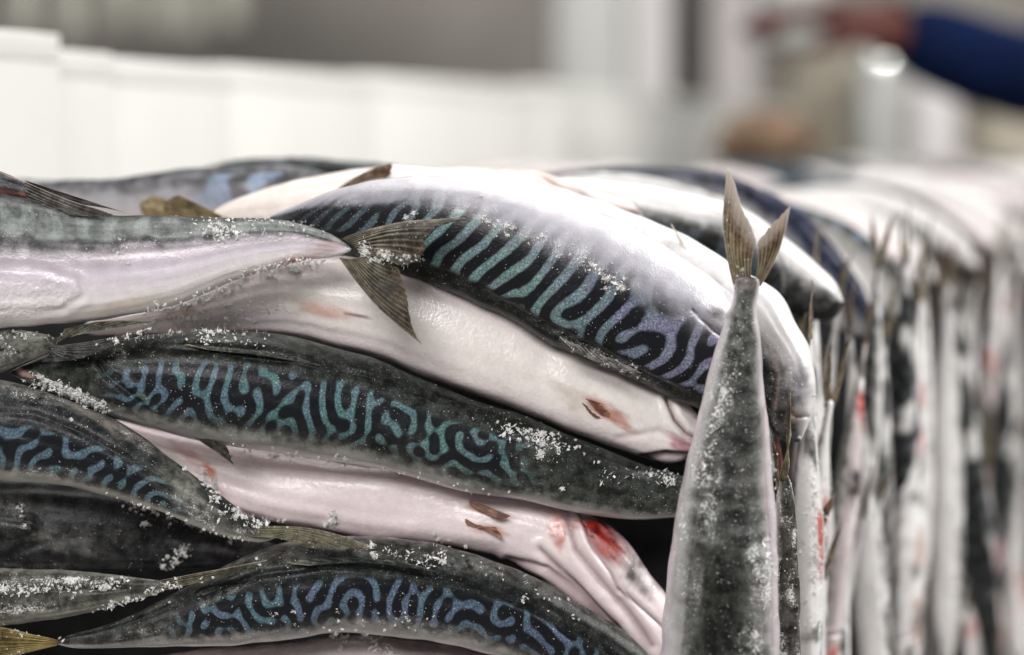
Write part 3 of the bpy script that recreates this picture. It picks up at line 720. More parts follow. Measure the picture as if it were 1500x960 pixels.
# F9 grey green fish bottom left, thin tail to the right
make_fish('grey green frosted mackerel at the lower left with a thin tail crossing the striped one', dict(
    top=[(-380, 850), (-250, 835), (-100, 832), (0, 835), (80, 838), (150, 842), (210, 848), (250, 852)],
    bot=[(-380, 890), (-250, 912), (-100, 920), (0, 916), (80, 908), (150, 893), (210, 876), (250, 864)],
    d=[1.205, 1.2, 1.195, 1.182], roll=[70], band=(0.05, 0.3), bs=(0.1, 0.6), sm=0.0, seed=91, frost=0.42, dusk=0.3,
    stops=[(0, (0.035, 0.036, 0.03)), (0.2, (0.06, 0.06, 0.05)), (0.35, (0.17, 0.17, 0.14)), (0.5, (0.24, 0.23, 0.20)), (0.7, (0.42, 0.40, 0.38)), (1, BELLY)],
    fpatch=[(90, 850, 110, 7, 0, 0.3), (30, 885, 50, 14, 0, 0.12)], crease=[dict(p=[(-60, 858), (60, 858), (190, 862)], w=4, depth=0.0012, a=.6, col=(0.015, 0.013, 0.01))]),
    fins=[dict(base=[(236, 850), (236, 856), (236, 866)], edge=[(392, 822), (372, 830), (340, 842)], d0=[1.181], d1=[1.166, 1.168], rays=5, seed=33, frost=0.35, dark=(0.03, 0.028, 0.02), light=(0.22, 0.2, 0.14), lead=.9, leadcol=(.4, .37, .3))], ns=300)

# F10 pale fish under the bottom one
make_fish('pinkish mackerel belly just showing along the bottom edge of the photograph', dict(
    top=[(150, 985), (230, 962), (300, 951), (400, 944), (506, 934), (600, 940), (700, 952), (800, 985), (900, 1040)],
    bot=[(150, 1010), (230, 1045), (300, 1075), (400, 1095), (506, 1105), (600, 1110), (700, 1110), (800, 1110), (900, 1100)],
    d=[1.23], roll=[-90], sm=0.0, band=(0, .2), seed=101, frost=0.3, dusk=0.0,
    stops=[(0, BACK), (0.4, (0.10, 0.07, 0.075)), (0.55, (0.25, 0.18, 0.19)), (0.75, (0.55, 0.48, 0.49)), (1, BELLY)]), ns=260, npn=64)

# F11 fish ending in a dark tail, wedged left between the pale one and the middle striped one
make_fish('greenish mackerel wedged at the left under the pale fish, dark tail pointing right', dict(
    top=[(-380, 500), (-200, 486), (-60, 484), (0, 484), (30, 484), (60, 488), (85, 494)],
    bot=[(-380, 530), (-200, 548), (-60, 552), (0, 545), (30, 534), (60, 522), (85, 512)],
    d=[1.205, 1.2, 1.19, 1.176], roll=[75], sm=0.0, band=(0, .2), seed=111, frost=0.4,
    stops=[(0, (0.06, 0.062, 0.05)), (0.3, (0.10, 0.10, 0.08)), (0.5, (0.22, 0.21, 0.18)), (1, BELLY)],
    crease=[dict(p=[(-20, 510), (15, 514), (40, 517)], w=3.5, depth=0.0012, a=.9, col=(0.012, 0.012, 0.01))]),
    fins=[dict(base=[(70, 508), (72, 512), (76, 516)], edge=[(226, 478), (200, 492), (160, 510), (110, 527), (62, 530)], d0=[1.175], d1=[1.166, 1.17, 1.176], rays=8, seed=35, frost=0.1, dark=(0.018, 0.018, 0.02), light=(0.12, 0.12, 0.125), bow=0.03, lead=.5),
          dict(base=[(72, 496), (78, 500), (80, 506)], edge=[(226, 472), (190, 470), (140, 472), (95, 482)], d0=[1.176], d1=[1.174], rays=7, seed=36, frost=0.5, dark=(0.03, 0.03, 0.022), light=(0.20, 0.20, 0.14))], ns=260, npn=64)

# V1 upright frosted fish at the corner, tail up
make_fish('frosted grey mackerel standing upright at the corner with its forked tail in the air', dict(
    top=[(1076, 404), (1076, 425), (1072, 445), (1059, 486), (1050, 515), (1034, 575), (1019, 637), (1006, 687), (992, 750), (978, 847), (970, 941), (966, 1050), (972, 1180), (990, 1290)],
    bot=[(1113, 404), (1112, 425), (1108, 450), (1114, 486), (1116, 512), (1121, 575), (1127, 625), (1131, 687), (1137, 754), (1139, 847), (1144, 941), (1150, 1050), (1140, 1180), (1110, 1290)],
    d=[1.150, 1.152, 1.155, 1.16, 1.165], roll=[88, 86, 92, 92], band=(0.02, 0.27), bs=(0.16, 0.62), sm=0.4, per=34, yr=0.4, bias=0.0, iso=1, tint=[(0.15, 0.155, 0.145)], seed=121, frost=0.55, dusk=0.4, wr=0.72, cap=(0.01, 0.05),
    stops=[(0, (0.05, 0.052, 0.048)), (0.14, (0.062, 0.064, 0.058)), (0.22, (0.13, 0.13, 0.122)), (0.29, (0.33, 0.32, 0.315)), (0.36, (0.50, 0.46, 0.48)), (0.45, (0.62, 0.53, 0.58)), (0.6, (0.6, 0.57, 0.57)), (1, BELLY)],
    patch=[(1042, 890, 34, 110, 3, (0.012, 0.013, 0.011), 1.0), (1035, 870, 12, 50, 3, (0.03, 0.035, 0.028), .5), (1084, 560, 22, 44, 8, (0.022, 0.024, 0.022), .85), (1082, 630, 22, 30, 6, (0.03, 0.032, 0.03), .7), (1070, 690, 28, 13, 0, (0.016, 0.016, 0.016), .95), (1074, 722, 28, 10, 0, (0.016, 0.016, 0.016), .95), (1068, 748, 26, 8, 0, (0.016, 0.016, 0.016), .9), (1072, 662, 24, 11, 0, (0.018, 0.018, 0.018), .9), (1090, 415, 18, 16, 0, (0.16, 0.13, 0.13), .8), (1000, 800, 14, 160, 6, (0.36, 0.355, 0.345), .7), (1045, 570, 9, 120, 13, (0.36, 0.355, 0.345), .7)],
    fpatch=[(1042, 890, 36, 116, 3, -1.0), (1030, 790, 18, 110, 8, 0.5), (1060, 600, 20, 60, 12, 0.35), (1110, 820, 26, 120, 0, 0.35), (1080, 800, 30, 30, 0, 0.3), (1090, 930, 30, 60, 0, 0.35)],
    crease=[dict(p=[(1070, 470), (1056, 530), (1040, 600), (1022, 680), (1012, 760), (1003, 860)], w=5, depth=0.0026, lip=0.0012, a=0.75, col=(0.05, 0.045, 0.04)), dict(p=[(1118, 600), (1122, 700), (1128, 800), (1130, 940)], w=3.5, depth=0.0014, a=0.5, col=(0.25, 0.15, 0.18)),
            dict(p=[(1040, 800), (1022, 830), (1015, 900), (1010, 980)], w=5, depth=0.0016, lip=0.0006, a=0.2, col=(0.03, 0.03, 0.03)), dict(p=[(1046, 800), (1062, 840), (1068, 900), (1070, 980)], w=5, depth=0.0016, lip=0.0006, a=0.2, col=(0.03, 0.03, 0.03))]),
    fins=[dict(base=[(1076, 425), (1086, 420), (1100, 415)], edge=[(1066, 247), (1076, 268), (1085, 301), (1100, 332), (1108, 356)], d0=[1.150], d1=[1.156, 1.146, 1.145], rays=8, seed=41, frost=0.12, dark=(0.07, 0.055, 0.032), light=(0.36, 0.31, 0.20), bow=-0.055, ragged=0.035, tipfade=0.55, lead=.7, leadcol=(.3, .27, .22), cup=-0.004),
          dict(base=[(1114, 420), (1110, 416), (1106, 412)], edge=[(1158, 302), (1141, 320), (1120, 342), (1109, 357)], d0=[1.150], d1=[1.142, 1.146, 1.147], rays=6, seed=42, frost=0.15, dark=(0.06, 0.046, 0.025), light=(0.40, 0.35, 0.24), bow=0.06, ragged=0.06, tipfade=0.5, lead=.7, leadcol=(.45, .42, .38))], ns=440, npn=128)

# V2 narrow upright fish directly behind it
make_fish('slim upright mackerel directly right of the corner fish, brown tail tip pointing up', dict(
    top=[(1142, 690), (1136, 740), (1130, 820), (1124, 900), (1120, 980), (1118, 1150)],
    bot=[(1154, 690), (1164, 740), (1168, 820), (1172, 900), (1176, 980), (1180, 1150)],
    d=[1.185, 1.19, 1.195], roll=[120], sm=0.3, band=(0.05, .3), bs=(0, 1), seed=131, frost=0.6, tint=[(.1, .1, .1)],
    stops=[(0, (0.04, 0.04, 0.035)), (0.25, (0.08, 0.075, 0.06)), (0.4, (0.3, 0.28, 0.26)), (0.6, (0.6, 0.56, 0.56)), (1, BELLY)]),
    fins=[dict(base=[(1140, 705), (1147, 704), (1153, 703)], edge=[(1158, 566), (1153, 600), (1151, 650)], d0=[1.183], d1=[1.186], rays=5, seed=44, frost=0.2, dark=(0.05, 0.045, 0.03), light=(0.20, 0.18, 0.12), bow=0.05, lead=.6),
          dict(base=[(1140, 706), (1139, 712), (1138, 718)], edge=[(1130, 636), (1134, 650), (1140, 670)], d0=[1.183], d1=[1.18], rays=4, seed=45, frost=0.3, dark=(0.05, 0.045, 0.03), light=(0.20, 0.18, 0.12))], ns=220, npn=64)

# T6 pale fish bending over the corner behind the tail
make_fish('white mackerel bending over the corner right of the raised tail, head pointing down', dict(
    top=[(640, 268), (760, 268), (860, 290), (940, 318), (1010, 350), (1070, 386), (1112, 410), (1140, 428), (1164, 470), (1183, 505), (1194, 553), (1192, 600), (1180, 640)],
    bot=[(640, 300), (760, 330), (860, 370), (920, 410), (980, 455), (1030, 500), (1070, 540), (1098, 570), (1108, 590), (1118, 612), (1130, 632), (1146, 648), (1164, 654)],
    d=[1.275, 1.27, 1.262, 1.25, 1.235, 1.225, 1.22], roll=[165, 165, 172, 150], band=(0.1, .45), bs=(0, .7), per=44, seed=141, frost=0.38, cap=(0.03, 0.06), tint=[(.12, .2, .24)],
    stops=[(0, BACK), (0.35, (0.05, 0.05, 0.05)), (0.48, (0.4, 0.38, 0.38)), (0.6, (0.7, 0.68, 0.68)), (0.8, (0.82, 0.81, 0.80)), (1, (0.8, 0.79, 0.78))],
    patch=[(1176, 565, 14, 34, -10, (0.12, 0.12, 0.14), .8), (1150, 640, 16, 30, 0, (0.06, 0.055, 0.055), .8), (1165, 610, 14, 8, 0, (0.5, 0.28, 0.2), .5)],
    crease=[dict(p=[(1118, 505), (1136, 530), (1140, 560), (1134, 600)], w=4, depth=0.0018, a=.6, col=(.25, .18, .16)), dict(p=[(1150, 600), (1165, 612), (1185, 610)], w=3.5, depth=0.002, a=.8, col=(.03, .02, .02))]),
    fins=[dict(name='pectoral_fin', base=[(1018, 396), (1024, 400), (1030, 402)], edge=[(982, 328), (994, 346), (1010, 372)], d0=[1.240], d1=[1.236], rays=4, seed=47, frost=0.3, dark=(0.45, 0.42, 0.36), light=(0.75, 0.72, 0.66), leadcol=(.7, .66, .6)),
          ], ns=360, npn=96)

# T5 next fish over the corner: pale top, dark underneath
make_fish('mackerel with pale top and black underside, blunt head right behind the raised tail', dict(
    top=[(700, 262), (820, 262), (920, 270), (1000, 284), (1087, 303), (1125, 326), (1162, 355), (1200, 389), (1226, 418), (1236, 440)],
    bot=[(700, 290), (820, 320), (920, 345), (1000, 370), (1080, 410), (1125, 440), (1165, 462), (1200, 472), (1224, 466), (1236, 446)],
    d=[1.335, 1.33, 1.32, 1.31, 1.30], roll=[172, 168, 165], band=(0.1, .4), bs=(0, .8), per=46, seed=151, frost=0.3, cap=(0.03, 0.05), sm=0.5, tint=[(.10, .14, .17)],
    stops=[(0, (0.012, .012, .013)), (0.36, (0.02, 0.02, 0.02)), (0.46, (0.2, 0.2, 0.2)), (0.56, (0.62, 0.6, 0.59)), (0.8, (0.8, 0.78, 0.76)), (1, (0.78, 0.76, 0.74))],
    patch=[(1205, 440, 26, 20, 40, (0.03, 0.03, 0.03), .8)],
    crease=[dict(p=[(1130, 350), (1150, 390), (1150, 430)], w=5, depth=0.0015, a=.6, col=(.2, .18, .16))]), group='mackerel lying on top of the block', ns=260, npn=72)

# fish on top further back
TOPG = 'mackerel lying on top of the block'
make_fish('pinkish mackerel on top behind the arched one, its dark mouth at the right', dict(
    top=[(520, 262), (600, 250), (700, 246), (760, 250), (820, 262), (880, 285), (925, 300), (942, 314)],
    bot=[(520, 280), (600, 300), (700, 320), (760, 330), (820, 340), (880, 345), (925, 335), (942, 322)],
    d=[1.33, 1.315, 1.30], roll=[190], sm=0, seed=161, frost=0.2, stops=[(0, BACK), (0.4, GREY), (0.55, (.5, .42, .42)), (0.75, (.74, .62, .58)), (1, (.78, .68, .62))], dusk=0,
    patch=[(930, 314, 16, 8, 20, (0.08, 0.03, 0.03), .9), (850, 282, 40, 6, 20, (0.06, 0.07, 0.1), .7), (800, 262, 24, 5, 15, RUST, .6)],
    crease=[dict(p=[(800, 262), (850, 290), (900, 306), (938, 316)], w=5, depth=.002, a=.8, col=(.05, .03, .04))]), group=TOPG, ns=240, npn=64)
make_fish('cream bellied mackerel on top left of the arched one, brown tail sticking up', dict(
    top=[(300, 318), (330, 300), (380, 280), (440, 262), (500, 250), (600, 246), (700, 252), (800, 270), (880, 300)],
    bot=[(300, 330), (330, 345), (380, 360), (440, 375), (500, 380), (600, 385), (700, 380), (800, 370), (880, 340)],
    d=[1.29, 1.285, 1.285, 1.29], roll=[200], sm=0, seed=171, frost=0.15, stops=[(0, BACK), (0.4, GREY), (0.55, (.6, .53, .5)), (0.75, (.76, .68, .63)), (1, (.8, .72, .67))], dusk=0),
    fins=[dict(name='anal_fin', base=[(486, 283), (500, 277), (520, 270)], edge=[(572, 238), (574, 250), (566, 262)], d0=[1.268], d1=[1.266], rays=7, seed=51, frost=0.12, dark=(0.07, 0.05, 0.03), light=(0.28, 0.22, 0.15), bow=-0.05)], group=TOPG, ns=240, npn=64)
make_fish('silver grey mackerel on the top left with a light blue gleam', dict(
    top=[(-20, 300), (60, 268), (150, 262), (240, 250), (330, 242), (420, 244), (500, 262)],
    bot=[(-20, 315), (60, 318), (150, 326), (240, 336), (330, 340), (420, 330), (500, 300)],
    d=[1.38, 1.36, 1.35, 1.35], roll=[30], band=(0.1, .45), bs=(.6, .86), sm=0.55, per=50, seed=181, frost=0.3, tint=[(.3, .35, .45), (.35, .5, .75)],
    stops=[(0, (.05, .05, .055)), (0.2, (.12, .12, .13)), (0.4, (.42, .40, .42)), (0.6, (.62, .58, .57)), (1, BELLY)]),
    fins=[dict(base=[(330, 318), (322, 316), (312, 318)], edge=[(228, 288), (205, 300), (215, 322)], d0=[1.30], d1=[1.30], rays=7, seed=52, frost=0.1, dark=(0.14, 0.11, 0.05), light=(0.34, 0.28, 0.16)),
          dict(base=[(338, 322), (330, 319), (320, 320)], edge=[(262, 286), (245, 296), (240, 325)], d0=[1.272], d1=[1.27], rays=7, seed=53, frost=0.1, dark=(0.10, 0.08, 0.035), light=(0.28, 0.23, 0.12))], group=TOPG, ns=240, npn=64)
make_fish('dark backed mackerel on top at the rear left, against the white crates', dict(
    top=[(260, 262), (320, 240), (380, 231), (450, 231), (540, 238), (640, 250), (700, 262)],
    bot=[(260, 275), (320, 300), (380, 315), (450, 320), (540, 318), (640, 300), (700, 280)],
    d=[1.43, 1.42, 1.42], roll=[10], band=(0.05, .3), bs=(.1, .9), sm=0.8, per=50, seed=191, frost=0.1, tint=[(.05, .07, .08)], stops=[(0, BACK), (0.3, BACK), (0.45, (.3, .29, .3)), (0.6, (.6, .57, .57)), (1, BELLY)]), group=TOPG, ns=200, npn=48)
make_fish('thin dark backed mackerel along the top, far left before the crates', dict(
    top=[(-200, 275), (-60, 268), (60, 266), (120, 266), (180, 270), (240, 285)],
    bot=[(-200, 330), (-60, 345), (60, 340), (120, 335), (180, 325), (240, 300)],
    d=[1.42], roll=[5], seed=195, frost=0.2, sm=0, stops=[(0, (.02, .03, .035)), (0.13, (.03, .035, .04)), (0.25, (.4, .38, .39)), (0.6, (.6, .57, .57)), (1, BELLY)]), group=TOPG, ns=160, npn=48)
# dark folded tail lying across the top left
make_fish('dark reddish mackerel tail lying across the top left fish, body beyond the edge', dict(
    top=[(-330, 200), (-200, 206), (-90, 228), (-30, 244), (0, 250), (30, 264), (60, 278)],
    bot=[(-330, 290), (-200, 320), (-90, 316), (-30, 302), (0, 294), (30, 293), (60, 294)],
    d=[1.215, 1.205, 1.195, 1.185], roll=[60], sm=0, seed=201, frost=0.2, stops=[(0, (.02, .022, .028)), (0.2, (.05, .045, .05)), (0.3, (.20, .09, .07)), (0.42, (.05, .03, .03)), (0.6, (.3, .2, .2)), (1, BELLY)]),
    fins=[dict(base=[(36, 266), (38, 278), (40, 290)], edge=[(166, 314), (140, 318), (110, 314)], d0=[1.184], d1=[1.172], rays=5, seed=55, frost=0.3, dark=(0.02, 0.019, 0.018), light=(0.20, 0.18, 0.16), bow=0.02, lead=.9, leadcol=(.3, .28, .25)),
          dict(base=[(36, 264), (40, 268), (44, 274)], edge=[(215, 322), (160, 306), (120, 300)], d0=[1.19], d1=[1.19], rays=5, seed=56, frost=0.1, dark=(0.02, 0.019, 0.018), light=(0.10, 0.095, 0.09))], group=TOPG, ns=200, npn=64)
make_fish('navy backed mackerel arching over the top right, behind the raised tail', dict(
    top=[(760, 262), (840, 250), (900, 246), (981, 246), (1056, 254), (1106, 270), (1150, 294), (1200, 336), (1240, 380), (1265, 420), (1282, 470)],
    bot=[(760, 280), (840, 300), (900, 320), (981, 340), (1040, 360), (1090, 385), (1140, 420), (1180, 450), (1215, 475), (1245, 490), (1272, 495)],
    d=[1.50, 1.47, 1.45, 1.43, 1.42], roll=[8, 8, 20, 40], band=(0.03, .2), bs=(0, .7), sm=0.0, seed=211, frost=0.15, stops=[(0, (.008, .011, .03)), (0.22, (.015, .018, .04)), (0.32, (.12, .12, .13)), (0.45, (.4, .39, .4)), (0.6, (.62, .6, .6)), (1, BELLY)]), group=TOPG, ns=220, npn=56)
make_fish('light grey mackerel on top just before the navy backed one', dict(
    top=[(740, 268), (819, 260), (880, 254), (940, 258), (1000, 268), (1050, 284), (1100, 312), (1140, 345)],
    bot=[(740, 290), (819, 310), (880, 325), (940, 340), (1000, 355), (1050, 370), (1100, 385), (1140, 372)],
    d=[1.40, 1.39, 1.38], roll=[-50], sm=0, seed=221, frost=0.3, dusk=0, stops=[(0, (.05, .05, .05)), (0.25, (.2, .2, .2)), (0.36, (.55, .54, .53)), (0.5, (.3, .3, .3)), (0.56, (.7, .68, .66)), (1, (.8, .78, .75))]), group=TOPG, ns=200, npn=48)

# =================================================================== MORE FISH: side of the block and its top, receding
PROF_S = [0, .03, .08, .16, .28, .42, .58, .72, .84, .93, 1.0]
PROF_H = [6, 34, 56, 76, 92, 98, 88, 66, 40, 18, 14]


def local_fish(i, bend, roll, stops, sm, tint, frost, patch=(), length=960, fat=1.0, tailup=1.0):
    """head at s=0 on the left (x negative), tail right; returns list of (name, mesh) sharing data for copies"""
    s = np.linspace(0, 1, 15); x = (s - 0.5) * length; yc = bend * ((s - 0.5) ** 2 * 4) * np.where(s < .5, 1, tailup)
    hh = np.interp(s, PROF_S, PROF_H) * fat
    tx = np.gradient(x); ty = np.gradient(yc); L = np.hypot(tx, ty); nx, ny = ty / L, -tx / L
    top = np.stack([x + nx * hh, yc + ny * hh], 1); bot = np.stack([x - nx * hh, yc - ny * hh], 1)
    spec = dict(top=top.tolist(), bot=bot.tolist(), d=[0.0], roll=[roll], stops=stops, sm=sm, tint=tint, frost=frost, seed=300 + i * 7, per=46, yr=.5, bs=(.2, .92), slant=.3, gloss=0.9 if fat >= .7 else 0.2, wr=0.72, cap=(0.03, 0.01), patch=list(patch),
                crease=[dict(p=[(-0.28 * length, yc[3] - 60), (-0.26 * length, yc[3]), (-0.29 * length, yc[3] + 50)], w=5, depth=.002, lip=.0008, a=.6, col=(.05, .03, .03))])
    if fat < .7:
        rb = np.random.default_rng(900 + i)
        for _ in range(26):
            cc = [(.015, .015, .016), (.82, .81, .80), (.82, .81, .80), (.03, .028, .026), (.82, .81, .80), (.38, .20, .15)][int(rb.integers(0, 6))]
            spec['patch'].append((rb.uniform(-.45, .5) * length, rb.uniform(-60, 60) * fat, rb.uniform(18, 60), rb.uniform(8, 24), rb.normal(0, 6), cc, .9))
        for _ in range(2 if i % 2 else 1):
            spec['patch'].append((rb.uniform(-.3, .45) * length, rb.uniform(-30, 40) * fat, rb.uniform(30, 55), rb.uniform(9, 18), 0, (.40, .04, .025), .95))
    e = empty('frozen_mackerel', (0, 0, 0))
    fish_body(spec, e, (0, 0, 0), PL, 260 if fat < .7 else 150, 64 if fat < .7 else 48)
    xe, ye = x[-1], yc[-1]; ux, uy = tx[-1] / L[-1], ty[-1] / L[-1]
    tf = 0.45 if fat < .7 else 0.6
    for sg in (-1, 1):
        f = lambda a, b: (xe + ux * a - uy * b, ye + uy * a + ux * b)
        fin(dict(base=[f(-14, sg * 15), f(-4, sg * 8), f(4, sg * 1)], edge=[f(118, sg * 100 * tf), f(84, sg * 60 * tf), f(48, sg * 12)], d0=[0.0], d1=[0.004 * sg, 0.0], rays=6, nu=14, seed=i * 3 + sg, frost=frost * .7, bow=0.05 * sg, ragged=.05), e, (0, 0, 0), PL, 'tail_fin')
    ex = x[0] + 0.075 * length; ey = yc[1] - 8
    for q in (-1, 1):
        c = eye(ex, ey, q * 0.0105 * fat, 13, e, (0, 0, 0), PL)
    return e


WS = [(0, (.02, .02, .02)), (.3, (.04, .04, .038)), (.40, (.32, .31, .30)), (.50, (.72, .70, .69)), (.75, (.82, .80, .79)), (1, (.82, .80, .79))]
WH = [(0, (.03, .03, .03)), (.3, (.07, .07, .065)), (.42, (.32, .31, .30)), (.55, (.50, .48, .47)), (.75, (.58, .555, .545)), (1, (.58, .55, .54))]
DK = [(0, (.015, .016, .016)), (.38, (.035, .036, .034)), (.5, (.22, .21, .20)), (.65, (.5, .48, .47)), (1, BELLY)]
PKs = [(0, BACK), (.4, GREY), (.55, (.44, .38, .38)), (.75, (.60, .53, .52)), (1, (.62, .55, .54))]
RP = [(-330, 0, 60, 34, 0, (0.5, 0.03, 0.02), .95), (60, 20, 70, 26, 0, (0.5, 0.035, 0.02), .95), (260, 0, 40, 12, 0, (0.45, 0.08, 0.04), .8)]
LIB = [local_fish(0, -40, 118, WS, 0.0, [TEAL], .6, fat=.60), local_fish(1, 30, -66, WS, .35, [(.2, .22, .22)], .6, fat=.58), local_fish(2, -25, 24, DK, .6, [(.12, .14, .15)], .3, fat=.54),
       local_fish(3, 35, -95, PKs, 0, [TEAL], .4, RP, fat=.54), local_fish(4, 230, 170, WH, .5, [TEAL], .3, tailup=.3), local_fish(5, 250, 20, DK, .7, [BLUE], .25, tailup=.3), local_fish(6, 210, 105, PKs, 0, [TEAL], .3, tailup=.3),
       local_fish(7, 20, -120, WS, 0, [TEAL], .7, fat=.50)]
for o in LIB: tag(o, None, 'fish')
UNUSED = set(o.name for o in LIB)


def kids(o): return [c for c in bpy.data.objects if c.parent == o]


KID = {o.name: [(c, kids(c)) for c in kids(o)] for o in LIB}


def place(src, mat, label, group):
    if src.name in UNUSED:
        UNUSED.discard(src.name); o = src
    else:
        o = src.copy(); COL.objects.link(o)
        for c, gk in KID[src.name]:
            n = c.copy(); COL.objects.link(n); n.parent = o
            for g2 in gk:
                m = g2.copy(); COL.objects.link(m); m.parent = n
    o.matrix_world = mat; tag(o, label, 'fish', group)
    return o


from mathutils import Matrix
def frame(xa, ya, za, loc, scale=1.0):
    M = Matrix.Identity(4)
    for i in range(3):
        M[i][0] = xa[i] * scale; M[i][1] = ya[i] * scale; M[i][2] = za[i] * scale; M[i][3] = loc[i]
    return M


def unit(v): v = np.array(v, float); return v / np.linalg.norm(v)


r2 = np.random.default_rng(23)
# upright fish: local +x (tail) up, local -y (the shown flank) out of the block; the rows overlap like shingles
SIDE_G = 'upright mackerel along the receding side of the block'
LOOK = ['white bellied frosted mackerel standing upright in the blurred side of the block', 'pale mackerel with faint bars standing upright in the blurred side of the block',
        'dark backed mackerel standing upright in the blurred side of the block', 'pinkish mackerel with a red gill standing upright in the blurred side', '', '', '', 'slender white mackerel standing upright in the blurred side of the block']
NEAR = ['white upright mackerel nearest the corner, right of the slim brown tail', 'second upright mackerel right of the slim brown tail', 'third upright mackerel right of the slim brown tail',
        'fourth upright mackerel right of the slim brown tail', 'fifth upright mackerel right of the slim brown tail', 'sixth upright mackerel right of the slim brown tail']
seq = [0, 7, 2, 3, 0, 7, 1, 2, 0, 1, 3, 2, 7, 1, 0, 2]
t = 0.035; i = 0; near = 0
while t < 1.0:
    D = 1.19 + t * .9286
    zlow = 1.0 - 760 * D / FPX
    for row in range(4):
        tt = t + row * .013 + r2.uniform(-.008, .008)
        zt = 0.903 + 0.012 * min(1, t / .3) - row * 0.115 + r2.uniform(-0.05, 0.02)      # tail end
        if zt < zlow: continue
        sc = r2.uniform(.66, .84)
        up = unit(np.array([0, 0, 1.0]) + E1 * r2.normal(0, .09) + E2 * (0.05 + r2.normal(0, .07)))
        out = unit(E2 + E1 * r2.normal(0, .5)); out = unit(out - up * out.dot(up)); zax = np.cross(up, -out)
        loc = blk(tt, 0.004 - row * .004 + r2.uniform(-0.014, 0.012), zt) - up * 0.16 * sc
        k = seq[(i * 3 + row * 5 + int(r2.integers(0, 3))) % len(seq)]
        lb = LOOK[k]
        if row == 0 and near < len(NEAR): lb = NEAR[near] if not (near == 0 and k == 2) else 'dark upright mackerel nearest the corner, right of the slim brown tail'; near += 1
        place(LIB[k], frame(up, -out, zax, loc, sc), lb, SIDE_G)
    t += (0.0205 + 0.010 * t) * r2.uniform(.85, 1.2); i += 1

# fish lying on their side over the top, heads drooping at the outer edge
TOP_L = {4: 'blurred white mackerel lying across the receding top of the block', 5: 'blurred dark backed mackerel lying across the receding top of the block',
         6: 'blurred pinkish mackerel lying across the receding top of the block', 0: 'blurred frosted mackerel lying across the receding top of the block'}
TOP_G = 'mackerel across the receding top of the block'
t = 0.30; i = 0
while t < 3.2:
    for lane in range(2 if t > .9 else 3):
        w = (-0.128, -0.30, -0.42)[lane] + r2.uniform(-.02, .02)
        if lane == 2 and t < .55: continue
        dirn = unit(-E2 + E1 * r2.normal(0, .16) + np.array([0, 0, 1]) * (0.0 if lane == 0 else -0.03 + r2.normal(0, .03)))
        upv = unit(np.array([0, 0, 1]) - dirn * dirn[2]); y = unit(np.cross(upv, dirn))
        an = math.radians(r2.uniform(-75, 45)); up2 = upv * math.cos(an) + y * math.sin(an); y2 = np.cross(up2, dirn)
        k = [4, 6, 5, 4, 5, 4, 6][(i * 2 + lane * 3) % 7]
        loc = blk(t + lane * .02, w, 0.957 + r2.uniform(-.012, .008) + (0 if lane else -.004))
        place(LIB[k], frame(dirn, y2, up2, loc, r2.uniform(.56, .80)), TOP_L[k], TOP_G)
    t += (0.038 if t < 1.4 else .07) * r2.uniform(.85, 1.2); i += 1

for o in LIB:
    if o.name in UNUSED:
        for c, gk in KID[o.name]:
            for g2 in gk: bpy.data.objects.remove(g2)
            bpy.data.objects.remove(c)
        bpy.data.objects.remove(o)

# =================================================================== worker, brown bundle, lamp at the back
MNAVY = plain("navy_cloth", (0.004, 0.009, 0.034), 0.95, 0.25, 12, 0.05)
MGLOVE = plain("red_glove", (0.065, 0.012, 0.007), 0.6, 0.25, 30, 0.3)
MSKIN = plain("human_skin", (0.50, 0.30, 0.22), 0.5, 0.06, 30)
MHAIR = plain("dark_hair", (0.03, 0.022, 0.018), 0.7, 0.3, 60)


def skinned(name, joints, mat, parent, sub=2):
    """joints: list of (point, radius, parent index)"""
    me = bpy.data.meshes.new(name)
    me.from_pydata([j[0] for j in joints], [(i, j[2]) for i, j in enumerate(joints) if j[2] is not None], [])
    o = link(name, me, parent); me.materials.append(mat)
    m = o.modifiers.new('skin', 'SKIN'); m.use_smooth_shade = True
    for i, j in enumerate(joints): me.skin_vertices[0].data[i].radius = (j[1], j[1])
    me.skin_vertices[0].data[0].use_root = True
    s = o.modifiers.new('sub', 'SUBSURF'); s.levels = sub; s.render_levels = sub
    return o


